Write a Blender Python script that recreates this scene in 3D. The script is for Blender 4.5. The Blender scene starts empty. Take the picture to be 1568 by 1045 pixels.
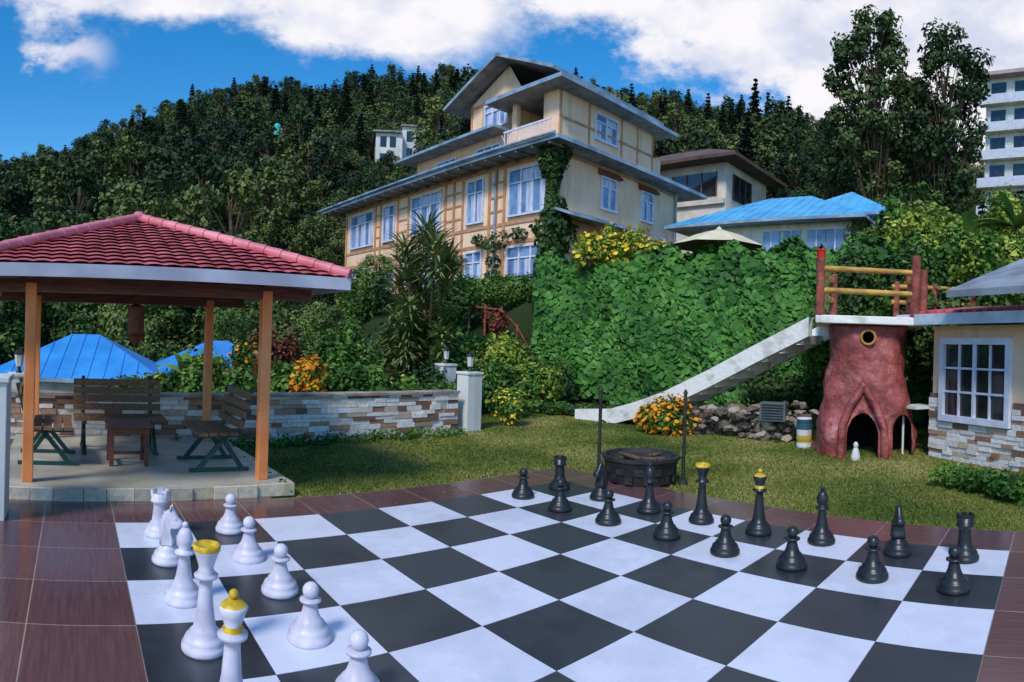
import bpy, bmesh, math, numpy as np
from mathutils import Vector, Matrix
rng=np.random.default_rng(7)
scene=bpy.context.scene
D=bpy.data
# ------------------------------------------------------------------ helpers
def lin(c):
    return tuple(((x/255)/12.92 if x/255<=.04045 else ((x/255+.055)/1.055)**2.4) for x in c)+(1,)
def newmat(name):
    m=D.materials.new(name); m.use_nodes=True
    nt=m.node_tree; b=nt.nodes['Principled BSDF']; return m,nt,b
def N(nt,t,**k):
    n=nt.nodes.new(t)
    for a,v in k.items(): setattr(n,a,v)
    return n
def mat(name,c1,c2=None,rough=.7,scale=3,bump=.0,bscale=30,metal=0,detail=5,spec=.4,coat=0,coords='Object',stretch=(1,1,1),ramp=(.35,.65)):
    m,nt,b=newmat(name); c2=c2 or tuple(x*.75 for x in c1[:3])+(1,)
    tc=N(nt,'ShaderNodeTexCoord'); mp=N(nt,'ShaderNodeMapping'); mp.inputs['Scale'].default_value=stretch
    nt.links.new(tc.outputs[coords],mp.inputs[0])
    n=N(nt,'ShaderNodeTexNoise'); n.inputs['Scale'].default_value=scale; n.inputs['Detail'].default_value=detail
    nt.links.new(mp.outputs[0],n.inputs['Vector'])
    r=N(nt,'ShaderNodeValToRGB'); r.color_ramp.elements[0].position=ramp[0]; r.color_ramp.elements[1].position=ramp[1]
    r.color_ramp.elements[0].color=c2; r.color_ramp.elements[1].color=c1
    nt.links.new(n.outputs[0],r.inputs[0]); nt.links.new(r.outputs[0],b.inputs['Base Color'])
    b.inputs['Roughness'].default_value=rough; b.inputs['Metallic'].default_value=metal
    b.inputs['Specular IOR Level'].default_value=spec
    b.inputs['Coat Weight'].default_value=coat
    if bump>0:
        n2=N(nt,'ShaderNodeTexNoise'); n2.inputs['Scale'].default_value=bscale; n2.inputs['Detail'].default_value=4
        nt.links.new(mp.outputs[0],n2.inputs['Vector'])
        bp=N(nt,'ShaderNodeBump'); bp.inputs['Strength'].default_value=bump; bp.inputs['Distance'].default_value=.05
        nt.links.new(n2.outputs[0],bp.inputs['Height']); nt.links.new(bp.outputs[0],b.inputs['Normal'])
    return m
def wallmat(name,c1,c2,c3):
    m,nt,b=newmat(name); tc=N(nt,'ShaderNodeTexCoord')
    n=N(nt,'ShaderNodeTexNoise'); n.inputs['Scale'].default_value=.8; n.inputs['Detail'].default_value=5; nt.links.new(tc.outputs['Object'],n.inputs['Vector'])
    mp=N(nt,'ShaderNodeMapping'); mp.inputs['Scale'].default_value=(2.2,2.2,.22); nt.links.new(tc.outputs['Object'],mp.inputs[0])
    s=N(nt,'ShaderNodeTexNoise'); s.inputs['Scale'].default_value=1.6; s.inputs['Detail'].default_value=5; nt.links.new(mp.outputs[0],s.inputs['Vector'])
    r=N(nt,'ShaderNodeValToRGB'); r.color_ramp.elements[0].position=.35; r.color_ramp.elements[1].position=.65; r.color_ramp.elements[0].color=c2; r.color_ramp.elements[1].color=c1
    nt.links.new(n.outputs[0],r.inputs[0])
    mr=N(nt,'ShaderNodeMapRange'); mr.inputs[1].default_value=.52; mr.inputs[2].default_value=.8; mr.inputs[4].default_value=.8; nt.links.new(s.outputs[0],mr.inputs[0])
    mx=N(nt,'ShaderNodeMix',data_type='RGBA'); nt.links.new(mr.outputs[0],mx.inputs[0]); nt.links.new(r.outputs[0],mx.inputs[6]); mx.inputs[7].default_value=c3
    nt.links.new(mx.outputs[2],b.inputs['Base Color']); b.inputs['Roughness'].default_value=.85; return m
LK=1.35
def leafmat(name,cols,scale=.6,rough=.6,trans=.0,objrand=.0,k=None,amp=1.5):
    k=LK if k is None else k
    m,nt,b=newmat(name)
    g=N(nt,'ShaderNodeNewGeometry')
    n=N(nt,'ShaderNodeTexNoise'); n.inputs['Scale'].default_value=scale; n.inputs['Detail'].default_value=1.5
    nt.links.new(g.outputs['Position'],n.inputs['Vector'])
    mul=N(nt,'ShaderNodeMath',operation='MULTIPLY'); mul.inputs[1].default_value=.45
    nt.links.new(g.outputs['Random Per Island'],mul.inputs[0])
    ad=N(nt,'ShaderNodeMath',operation='ADD'); nt.links.new(mul.outputs[0],ad.inputs[0])
    m2=N(nt,'ShaderNodeMath',operation='MULTIPLY_ADD'); m2.inputs[1].default_value=amp; m2.inputs[2].default_value=.27-amp/2
    nt.links.new(n.outputs[0],m2.inputs[0]); nt.links.new(m2.outputs[0],ad.inputs[1])
    last=ad.outputs[0]
    if objrand:
        oi=N(nt,'ShaderNodeObjectInfo'); m3=N(nt,'ShaderNodeMath',operation='MULTIPLY_ADD'); m3.inputs[1].default_value=objrand; 
        m3.inputs[2].default_value=-objrand*.5; nt.links.new(oi.outputs['Random'],m3.inputs[0])
        a3=N(nt,'ShaderNodeMath',operation='ADD'); nt.links.new(last,a3.inputs[0]); nt.links.new(m3.outputs[0],a3.inputs[1]); last=a3.outputs[0]
    r=N(nt,'ShaderNodeValToRGB'); e=r.color_ramp.elements
    while len(e)<len(cols): e.new(.5)
    for i,c in enumerate(cols): e[i].position=.1+.8*i/(len(cols)-1); e[i].color=tuple(min(.9,q*k) for q in c)+(1,)
    nt.links.new(last,r.inputs[0]); nt.links.new(r.outputs[0],b.inputs['Base Color'])
    b.inputs['Roughness'].default_value=rough; b.inputs['Specular IOR Level'].default_value=.15
    if trans<=0: return m
    tr=N(nt,'ShaderNodeBsdfTranslucent'); nt.links.new(r.outputs[0],tr.inputs[0])
    mx=N(nt,'ShaderNodeMixShader'); mx.inputs[0].default_value=trans
    nt.links.new(b.outputs[0],mx.inputs[1]); nt.links.new(tr.outputs[0],mx.inputs[2])
    nt.links.new(mx.outputs[0],nt.nodes['Material Output'].inputs[0])
    return m
def islandmat(name,cols,rough=.8,bump=.3,bscale=40):
    m,nt,b=newmat(name); g=N(nt,'ShaderNodeNewGeometry'); r=N(nt,'ShaderNodeValToRGB'); e=r.color_ramp.elements
    r.color_ramp.interpolation='CONSTANT'
    while len(e)<len(cols): e.new(.5)
    for i,c in enumerate(cols): e[i].position=i/len(cols); e[i].color=c
    nt.links.new(g.outputs['Random Per Island'],r.inputs[0])
    n=N(nt,'ShaderNodeTexNoise'); n.inputs['Scale'].default_value=bscale*.4; n.inputs['Detail'].default_value=5
    nt.links.new(g.outputs['Position'],n.inputs['Vector'])
    mr=N(nt,'ShaderNodeMapRange'); mr.inputs[3].default_value=.6; mr.inputs[4].default_value=1.3; nt.links.new(n.outputs[0],mr.inputs[0])
    mx=N(nt,'ShaderNodeMix',data_type='RGBA',blend_type='MULTIPLY'); mx.inputs[0].default_value=1
    nt.links.new(r.outputs[0],mx.inputs[6]); nt.links.new(mr.outputs[0],mx.inputs[7]); nt.links.new(mx.outputs[2],b.inputs['Base Color'])
    b.inputs['Roughness'].default_value=rough
    bp=N(nt,'ShaderNodeBump'); bp.inputs['Strength'].default_value=bump; bp.inputs['Distance'].default_value=.03
    nt.links.new(n.outputs[0],bp.inputs['Height']); nt.links.new(bp.outputs[0],b.inputs['Normal'])
    return m
class B:
    def __init__(s): s.v=[];s.f=[];s.n=0
    def add(s,V,F,mi=0,smooth=False):
        V=np.asarray(V,float).reshape(-1,3); F=np.asarray(F,dtype=np.int64)
        s.v.append(V); s.f.append((F+s.n,mi,smooth)); s.n+=len(V)
    def addpoly(s,V,faces,mi=0,smooth=False):
        V=np.asarray(V,float).reshape(-1,3)
        bk={}
        for f in faces: bk.setdefault(len(f),[]).append(f)
        s.v.append(V)
        for k,fs in bk.items(): s.f.append((np.array(fs)+s.n,mi,smooth))
        s.n+=len(V)
    def box(s,c,d,mi=0,rz=0,M=None):
        x,y,z=[q/2 for q in d]
        V=np.array([[-x,-y,-z],[x,-y,-z],[x,y,-z],[-x,y,-z],[-x,-y,z],[x,-y,z],[x,y,z],[-x,y,z]])
        if M is not None: V=V@np.array(M.to_3x3()).T
        if rz: 
            c_,s_=math.cos(rz),math.sin(rz); V=V@np.array([[c_,-s_,0],[s_,c_,0],[0,0,1]]).T
        V=V+np.array(c)
        s.add(V,[[0,3,2,1],[4,5,6,7],[0,1,5,4],[1,2,6,5],[2,3,7,6],[3,0,4,7]],mi)
    def bx(s,x0,x1,y0,y1,z0,z1,mi=0): s.box(((x0+x1)/2,(y0+y1)/2,(z0+z1)/2),(x1-x0,y1-y0,z1-z0),mi)
    def beam(s,p,q,w,h,mi=0):
        p,q=Vector(p),Vector(q); d=q-p; L=d.length; M=d.to_track_quat('X','Z').to_matrix()
        s.box((p+q)/2,(L,w,h),mi,M=M)
    def cyl(s,p,q,r0,r1=None,seg=12,mi=0,cap=True,smooth=True):
        r1=r0 if r1 is None else r1; p,q=Vector(p),Vector(q); M=np.array((q-p).to_track_quat('Z','Y').to_matrix())
        a=np.linspace(0,2*math.pi,seg,endpoint=False); c=np.stack([np.cos(a),np.sin(a),0*a],1)
        V=np.vstack([c*r0@M.T+np.array(p),c*r1@M.T+np.array(q)])
        i=np.arange(seg); j=(i+1)%seg
        s.add(V,np.stack([i,j,j+seg,i+seg],1),mi,smooth)
        if cap:
            s.addpoly(V[:seg],[list(range(seg))[::-1]],mi); s.addpoly(V[seg:],[list(range(seg))],mi)
    def lathe(s,prof,seg=28,mi=0,o=(0,0,0),smooth=True,mis=None):
        a=np.linspace(0,2*math.pi,seg,endpoint=False); o=np.array(o)
        i=np.arange(seg); j=(i+1)%seg
        for k in range(len(prof)-1):
            (r0,z0),(r1,z1)=prof[k],prof[k+1]
            V=np.vstack([np.stack([r0*np.cos(a),r0*np.sin(a),0*a+z0],1),np.stack([r1*np.cos(a),r1*np.sin(a),0*a+z1],1)])+o
            s.add(V,np.stack([i,j,j+seg,i+seg],1),mi if mis is None else mis[k],smooth)
    def grid(s,P,mi=0,smooth=True):
        n,m=P.shape[:2]; idx=np.arange(n*m).reshape(n,m)
        F=np.stack([idx[:-1,:-1],idx[1:,:-1],idx[1:,1:],idx[:-1,1:]],-1).reshape(-1,4)
        s.add(P.reshape(-1,3),F,mi,smooth)
    def obj(s,name,mats,parent=None,loc=None,rz=0,merge=False,bevel=0):
        me=D.meshes.new(name); V=np.vstack(s.v)
        me.vertices.add(len(V)); me.vertices.foreach_set('co',V.astype(np.float32).ravel())
        li=np.concatenate([f.ravel() for f,_,_ in s.f]); tot=np.concatenate([np.full(len(f),f.shape[1]) for f,_,_ in s.f])
        st=np.concatenate([[0],np.cumsum(tot)[:-1]])
        me.loops.add(len(li)); me.loops.foreach_set('vertex_index',li.astype(np.int32))
        me.polygons.add(len(tot)); me.polygons.foreach_set('loop_start',st.astype(np.int32)); me.polygons.foreach_set('loop_total',tot.astype(np.int32))
        me.polygons.foreach_set('material_index',np.concatenate([np.full(len(f),mi) for f,mi,_ in s.f]).astype(np.int32))
        me.polygons.foreach_set('use_smooth',np.concatenate([np.full(len(f),sm) for f,_,sm in s.f]).astype(bool))
        for m in mats: me.materials.append(m)
        me.update(calc_edges=True); me.validate()
        if merge:
            bm=bmesh.new(); bm.from_mesh(me); bmesh.ops.remove_doubles(bm,verts=bm.verts,dist=1e-4); bm.to_mesh(me); bm.free()
        o=D.objects.new(name,me); scene.collection.objects.link(o)
        if parent is not None: o.parent=parent
        if loc is not None: o.location=loc
        o.rotation_euler[2]=rz
        if bevel:
            md=o.modifiers.new('bevel','BEVEL'); md.width=bevel; md.segments=2; md.limit_method='ANGLE'
        return o
def empty(name,loc=(0,0,0),rz=0):
    o=D.objects.new(name,None); scene.collection.objects.link(o); o.location=loc; o.rotation_euler[2]=rz; o.empty_display_size=.3; return o
def pol(az,r,z=0): return (r*math.sin(az),r*math.cos(az),z)
T_ROUND=np.array([[0,-.5],[.38,-.32],[.46,.08],[0,.55],[-.46,.08],[-.38,-.32]])
T_LANCE=np.array([[0,-.5],[.22,0],[0,.5],[-.22,0]])
T_OVAL=np.array([[0,-.5],[.33,-.05],[0,.5],[-.33,-.05]])
def leaves(b,pos,nrm,size,mi=0,tmpl=T_OVAL,down=False,R=None):
    R=R or rng; n=len(pos); nrm=nrm/np.maximum(np.linalg.norm(nrm,axis=1,keepdims=True),1e-6)
    if down: up=np.array([0,0,-1.])+R.normal(0,.35,(n,3))
    else: up=R.normal(0,1,(n,3))
    t=up-(up*nrm).sum(1,keepdims=True)*nrm; t/=np.maximum(np.linalg.norm(t,axis=1,keepdims=True),1e-6)
    s_=np.cross(t,nrm); k=len(tmpl); size=np.broadcast_to(size,(n,))
    V=pos[:,None,:]+size[:,None,None]*(tmpl[None,:,0:1]*s_[:,None,:]+tmpl[None,:,1:2]*t[:,None,:])
    b.add(V.reshape(-1,3),np.arange(n*k).reshape(n,k),mi)
def blob(b,c,rad,n,size,mi=0,tmpl=T_OVAL,R=None,top=0.15,shell=.75):
    R=R or rng; d=R.normal(0,1,(n,3)); d/=np.linalg.norm(d,axis=1,keepdims=True)
    rr=shell+(1-shell)*R.random((n,1))+R.normal(0,.05,(n,1)); p=np.array(c)+d*rr*np.array(rad)
    nr=d+R.normal(0,.5,(n,3))+np.array([0,0,top])
    leaves(b,p,nr,size*R.uniform(.6,1.3,n),mi,tmpl,R=R)
# ------------------------------------------------------------------ terrain
AZ=np.array([-3.2,-1.6,-1.1,-.817,-.733,-.66,-.577,-.504,-.426,-.369,-.296,-.254,-.17,-.098,.017,.12,.235,.33,.433,.48,.64,.817,1.1,1.6,3.2])
SS=np.array([.06,.08,.2,.276,.295,.321,.351,.387,.412,.408,.405,.423,.424,.44,.435,.42,.40,.395,.395,.37,.33,.30,.25,.08,.06])
def sm(x): x=np.clip(x,0,1); return x*x*(3-2*x)
def ground(x,y):
    x=np.asarray(x,float); y=np.asarray(y,float); az=np.arctan2(x,y); r=np.hypot(x,y)
    A=np.interp(r,[12.3,15,18,27,35],[0,-.9,-2.3,-2.3,0])
    Bq=np.interp(r,[14,16,18,20,23,35],[0,.4,1.2,2.3,3.3,3.8])
    rb=np.interp(az,[.05,.27,.56,.9],[19.6,17.2,15.4,13.7]); C=4.05*sm((r-rb)/1.0)
    w1=sm((az+.4)/.2); w2=sm((az+.02)/.08)
    n=(A*(1-w1)+Bq*w1)*(1-w2)+C*w2
    n=n*(1-sm((np.abs(az)-1.05)/.5))
    S=np.interp(az,AZ,SS); zr=1.7+S*150-8
    f=np.clip((r-35)/115,0,1)
    z=n+(zr-n)*f
    z=np.where(r>150,zr-(r-150)*.25*np.minimum(1,zr/20),z)
    z=z+np.where(r>40,np.minimum((r-40)/40,1)*1.2*(np.sin(x*.11+1)*np.sin(y*.09)),0)
    return np.maximum(z,np.where(r>150,-5,-9))
def gh(x,y): return float(ground(x,y))
b=B()
rs=np.concatenate([[0.02],np.arange(1,12,1.),np.arange(12,30,.4),np.arange(30,160,4.),[170,200,260,340,500,900]])
azs=np.concatenate([np.linspace(-math.pi,-1.2,30)[:-1],np.linspace(-1.2,1.2,140),np.linspace(1.2,math.pi,30)[1:]])
RR,AA=np.meshgrid(rs,azs,indexing='ij'); X=RR*np.sin(AA); Y=RR*np.cos(AA)
b.grid(np.stack([X,Y,ground(X,Y)-.0],-1))
m_ground,nt,bs=newmat('lawn_and_hillside')
g=N(nt,'ShaderNodeNewGeometry'); n1=N(nt,'ShaderNodeTexNoise'); n1.inputs['Scale'].default_value=.7; n1.inputs['Detail'].default_value=6
n2=N(nt,'ShaderNodeTexNoise'); n2.inputs['Scale'].default_value=60; n2.inputs['Detail'].default_value=3
nt.links.new(g.outputs['Position'],n1.inputs['Vector']); nt.links.new(g.outputs['Position'],n2.inputs['Vector'])
ad=N(nt,'ShaderNodeMath',operation='ADD'); nt.links.new(n1.outputs[0],ad.inputs[0]); nt.links.new(n2.outputs[0],ad.inputs[1])
r=N(nt,'ShaderNodeValToRGB'); e=r.color_ramp.elements; e.new(.5)
e[0].position=.38; e[0].color=(.05,.09,.016,1); e[1].position=.5; e[1].color=(.14,.16,.03,1); e[2].position=.62; e[2].color=(.30,.25,.08,1)
dv=N(nt,'ShaderNodeMath',operation='MULTIPLY'); nt.links.new(ad.outputs[0],dv.inputs[0]); dv.inputs[1].default_value=.5
nt.links.new(dv.outputs[0],r.inputs[0])
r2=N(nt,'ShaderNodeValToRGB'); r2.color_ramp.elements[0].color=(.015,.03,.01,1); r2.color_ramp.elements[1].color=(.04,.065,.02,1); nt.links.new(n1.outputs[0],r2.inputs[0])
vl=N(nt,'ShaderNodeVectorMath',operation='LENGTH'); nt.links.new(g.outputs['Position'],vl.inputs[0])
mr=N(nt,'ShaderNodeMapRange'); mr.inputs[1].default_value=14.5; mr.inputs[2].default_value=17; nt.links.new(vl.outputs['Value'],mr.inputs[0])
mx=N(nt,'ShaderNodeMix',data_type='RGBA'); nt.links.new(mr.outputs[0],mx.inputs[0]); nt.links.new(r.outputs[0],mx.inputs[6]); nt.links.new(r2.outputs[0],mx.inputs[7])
nt.links.new(mx.outputs[2],bs.inputs['Base Color']); bs.inputs['Roughness'].default_value=.95; bs.inputs['Specular IOR Level'].default_value=.1
bp=N(nt,'ShaderNodeBump'); bp.inputs['Strength'].default_value=.6; bp.inputs['Distance'].default_value=.03; nt.links.new(n2.outputs[0],bp.inputs['Height']); nt.links.new(bp.outputs[0],bs.inputs['Normal'])
b.obj('ground',[m_ground])
# ------------------------------------------------------------------ court
L0=(-3.1428,4.351); TH=-.8732; CS=.6208
cd1=np.array([math.cos(TH),math.sin(TH)]); cd2=np.array([-math.sin(TH),math.cos(TH)])
def court(a,bb,z=0): p=np.array(L0)+cd1*a+cd2*bb; return (p[0],p[1],z)
m_tile,nt,bs=newmat('brown_glazed_tile')
tc=N(nt,'ShaderNodeTexCoord'); br=N(nt,'ShaderNodeTexBrick'); br.offset=0; br.squash=1
br.inputs['Scale'].default_value=1; br.inputs['Brick Width'].default_value=CS; br.inputs['Row Height'].default_value=CS; br.inputs['Mortar Size'].default_value=.004; br.inputs['Mortar Smooth'].default_value=.2
br.inputs['Color1'].default_value=lin((112,80,78)); br.inputs['Color2'].default_value=lin((94,65,65)); br.inputs['Mortar'].default_value=lin((165,145,135))
nt.links.new(tc.outputs['Object'],br.inputs['Vector'])
mp=N(nt,'ShaderNodeMapping'); mp.inputs['Scale'].default_value=(3,40,1); nt.links.new(tc.outputs['Object'],mp.inputs[0])
n=N(nt,'ShaderNodeTexNoise'); n.inputs['Scale'].default_value=1; n.inputs['Detail'].default_value=6; nt.links.new(mp.outputs[0],n.inputs['Vector'])
mr=N(nt,'ShaderNodeMapRange'); mr.inputs[1].default_value=.3; mr.inputs[2].default_value=.7; mr.inputs[3].default_value=.8; mr.inputs[4].default_value=1.2; nt.links.new(n.outputs[0],mr.inputs[0])
mx=N(nt,'ShaderNodeMix',data_type='RGBA',blend_type='MULTIPLY'); mx.inputs[0].default_value=1; nt.links.new(br.outputs[0],mx.inputs[6]); nt.links.new(mr.outputs[0],mx.inputs[7])
nt.links.new(mx.outputs[2],bs.inputs['Base Color']); 
mr2=N(nt,'ShaderNodeMapRange'); mr2.inputs[3].default_value=.1; mr2.inputs[4].default_value=.3; nt.links.new(n.outputs[0],mr2.inputs[0]); nt.links.new(mr2.outputs[0],bs.inputs['Roughness']); bs.inputs['Specular IOR Level'].default_value=.65
bp=N(nt,'ShaderNodeBump'); bp.inputs['Strength'].default_value=.4; bp.inputs['Distance'].default_value=.004; bp.invert=True; nt.links.new(br.outputs['Fac'],bp.inputs['Height']); nt.links.new(bp.outputs[0],bs.inputs['Normal'])
b=B(); b.bx(-1.02*CS,13,-6*CS,9*CS,-.1,.03)
b.bx(-8*CS,-1.02*CS,-9*CS,1.62,-.1,.03)
b.obj('tiled_patio',[m_tile],loc=(L0[0],L0[1],0),rz=TH)
def boardmat(name,c1,c2,rough):
    m,nt,b=newmat(name); tc=N(nt,'ShaderNodeTexCoord'); g=N(nt,'ShaderNodeNewGeometry')
    n=N(nt,'ShaderNodeTexNoise'); n.inputs['Scale'].default_value=2.2; n.inputs['Detail'].default_value=7; n.inputs['Roughness'].default_value=.65; nt.links.new(tc.outputs['Object'],n.inputs['Vector'])
    a=N(nt,'ShaderNodeMath',operation='MULTIPLY_ADD'); a.inputs[1].default_value=.22; nt.links.new(g.outputs['Random Per Island'],a.inputs[0]); nt.links.new(n.outputs[0],a.inputs[2])
    r=N(nt,'ShaderNodeValToRGB'); r.color_ramp.elements[0].position=.38; r.color_ramp.elements[1].position=.68; r.color_ramp.elements[0].color=c2; r.color_ramp.elements[1].color=c1
    nt.links.new(a.outputs[0],r.inputs[0]); nt.links.new(r.outputs[0],b.inputs['Base Color'])
    mr=N(nt,'ShaderNodeMapRange'); mr.inputs[3].default_value=rough-.06; mr.inputs[4].default_value=rough+.12; nt.links.new(n.outputs[0],mr.inputs[0]); nt.links.new(mr.outputs[0],b.inputs['Roughness'])
    b.inputs['Specular IOR Level'].default_value=.5; return m
m_bw=boardmat('white_board_tile',lin((224,227,240)),lin((202,206,221)),.24)
m_bb=boardmat('black_board_tile',lin((58,63,69)),lin((42,46,51)),.28)
b=B()
for i in range(8):
    for j in range(8):
        gq=.0018
        b.bx(i*CS+gq,(i+1)*CS-gq,j*CS+gq,(j+1)*CS-gq,.0332,.036,(i+j)%2)
b.bx(-.001,8*CS+.001,-.001,8*CS+.001,.0305,.033,2)
m_gr=mat('board_grout',lin((120,118,120)))
b.obj('chessboard',[m_bw,m_bb,m_gr],loc=(L0[0],L0[1],0),rz=TH)
m_pw=mat('white_piece_plastic',lin((226,221,234)),lin((192,187,203)),rough=.42,scale=7,spec=.45)
m_pb=mat('black_piece_plastic',lin((40,44,49)),lin((28,31,35)),rough=.36,scale=9,spec=.5)
m_py=mat('yellow_piece_paint',lin((228,195,55)),lin((185,145,30)),rough=.5,scale=25)
base=[(0,0),(.118,0),(.122,.012),(.12,.035),(.108,.045),(.11,.055),(.1,.075),(.078,.09),(.08,.1),(.062,.115)]
def ballp(r,z,n=8,a0=-1.2): return [(r*math.cos(t),z+r*math.sin(t)) for t in np.linspace(a0,math.pi/2,n)]
PR={}
PR['pawn']=(base+[(.047,.15),(.038,.19),(.036,.205),(.06,.212),(.06,.222),(.036,.23)]+ballp(.046,.268),None)
PR['rook']=(base+[(.056,.16),(.05,.23),(.052,.26),(.074,.275),(.074,.29),(.066,.295),(.076,.345),(.056,.347),(.052,.325),(0,.325)],None)
PR['bishop']=(base+[(.05,.16),(.038,.23),(.034,.285),(.062,.295),(.062,.308),(.04,.315),(.034,.325),(.05,.36),(.052,.385),(.038,.43),(.018,.455)]+ballp(.02,.47,6),None)
q=base+[(.056,.15),(.044,.22),(.036,.32),(.034,.37),(.062,.38),(.064,.395),(.04,.405),(.045,.415),(.038,.425),(.045,.455),(.062,.505),(.072,.525),(.074,.55),(.062,.556),(.05,.54),(0,.54)]
PR['queen']=(q,[0]*(len(q)-6)+[0,1,1,1,1])
k=base+[(.056,.15),(.044,.22),(.036,.32),(.034,.37),(.064,.38),(.066,.395),(.042,.405),(.046,.42),(.036,.43),(.05,.47),(.064,.505),(.056,.515),(.04,.53),(.022,.542)]+ballp(.022,.56,6)
PR['king']=(k,[0]*15+[0,1,1,0,0,0,1,1,1,1]+[1]*(len(k)-1-25))
def piece(kind,col,a,bb,rz=0):
    b=B(); mats=[m_pw if col=='white' else m_pb,m_py]
    if kind!='knight':
        pr,mis=PR[kind]
        b.lathe(pr,36,0,mis=mis)
        if kind=='rook':
            for i in range(6):
                t=i*math.pi/3; b.box((.065*math.cos(t),.065*math.sin(t),.357),(.018,.045,.022),0,rz=t)
    else:
        b.lathe(base+[(.055,.13),(.05,.14),(0,.14)],32,0)
        out=[(-.056,.135),(-.05,.17),(-.026,.215),(-.03,.245),(-.06,.25),(-.085,.248),(-.104,.262),(-.106,.285),(-.09,.305),(-.062,.332),(-.048,.362),(-.03,.385),(-.02,.408),(-.006,.384),(.022,.37),(.046,.335),(.06,.28),(.064,.21),(.066,.135)]
        out=np.array(out); n=len(out); c=np.array([-.005,.27])
        lay=[(.62,-.046),(.84,-.041),(.96,-.026),(1,0),(.96,.026),(.84,.041),(.62,.046)]
        wz=np.interp(out[:,1],[.13,.25,.3,.41],[1.3,1.0,.8,.45])
        P=np.array([[[c[0]+(p[0]-c[0])*s_,y*wz[i],(c[1]+(p[1]-c[1])*s_) if p[1]>.2 else p[1]] for i,p in enumerate(out)] for s_,y in lay])
        P2=np.concatenate([P,P[:,:1]],1); b.grid(P2,0)
        b.addpoly(P[0],[list(range(n))],0); b.addpoly(P[-1],[list(range(n))[::-1]],0)
        for sy in(-1,1): 
            b.lathe([(0,-.006),(.007,0),(0,.006)],8,0,o=(-.052,sy*.036,.322)); b.cyl((-.012,sy*.018,.375),(-.014,sy*.022,.415),.012,.003,seg=8)
        for i in range(6): z=.2+i*.03; b.box((.058-.012*max(0,i-3),0,z),(.022,.022,.022),0)
    x,y,_=court(a*CS,bb*CS); 
    return b.obj(f'{col}_chess_{kind}',mats,loc=(x,y,.0365),rz=rz,merge=True)
row=['rook','knight','bishop','queen','king','bishop','knight','rook']
jit=np.random.default_rng(3)
for i,kd in enumerate(row):
    j=jit.uniform(-.06,.06,4)
    piece(kd,'black',i+.5+j[0],7.5+j[1],rz=(.6 if i<4 else 1.15) if kd=='knight' else 0)
    piece('pawn','black',i+.5+j[2],6.5+j[3])
for i in range(5):
    j=jit.uniform(-.05,.05,4)
    piece(row[i],'white',i+.5+j[0],.5+j[1],rz=math.pi+.3 if row[i]=='knight' else 0)
    piece('pawn','white',i+.5+j[2],1.5+j[3])
# ------------------------------------------------------------------ common materials
m_white=wallmat('white_paint',lin((230,230,226)),lin((205,205,198)),lin((160,158,150)))
m_cream=wallmat('cream_render',lin((248,214,184)),lin((236,196,162)),lin((198,162,132)))
m_trim=mat('tan_timber_trim',lin((206,156,118)),lin((178,130,96)),scale=2)
m_fascia=mat('blue_grey_fascia',lin((155,180,205)),lin((105,128,150)),scale=1.5,rough=.5)
m_soffit=mat('grey_soffit',lin((150,148,145)),lin((110,110,108)),scale=2)
m_roofg=mat('grey_metal_roof',lin((125,135,148)),lin((95,102,112)),rough=.5,scale=1)
m_frame=mat('white_window_frame',lin((225,228,240)),lin((200,204,222)),rough=.5,scale=5)
m_glass=mat('window_glass',lin((135,165,210)),lin((75,100,145)),rough=.08,scale=.9,spec=.9)
m_dglass=mat('dark_glass',lin((50,54,60)),lin((22,24,28)),rough=.06,scale=1.2,spec=.9)
m_curt=mat('window_curtain',lin((215,220,238)),lin((160,172,205)),rough=.4,scale=1.5,spec=.6,stretch=(6,6,.4))
m_cyan=mat('cyan_metal_roof',lin((85,180,222)),lin((60,150,200)),rough=.45,scale=1.3)
m_blue=mat('blue_metal_roof',lin((60,155,225)),lin((45,130,200)),rough=.45,scale=1.3)
m_brown=mat('brown_roof',lin((105,80,72)),lin((72,56,52)),scale=1.5)
m_ledge=islandmat('ledgestone',[lin((240,234,228)),lin((222,212,200)),lin((235,228,220)),lin((158,115,90)),lin((205,182,160)),lin((240,234,228)),lin((132,98,80)),lin((228,216,206)),lin((180,145,120)),lin((232,224,214))])
m_bark=mat('tree_bark',lin((110,90,72)),lin((62,52,42)),scale=6,bump=.5,bscale=18,stretch=(3,3,.6))
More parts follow.
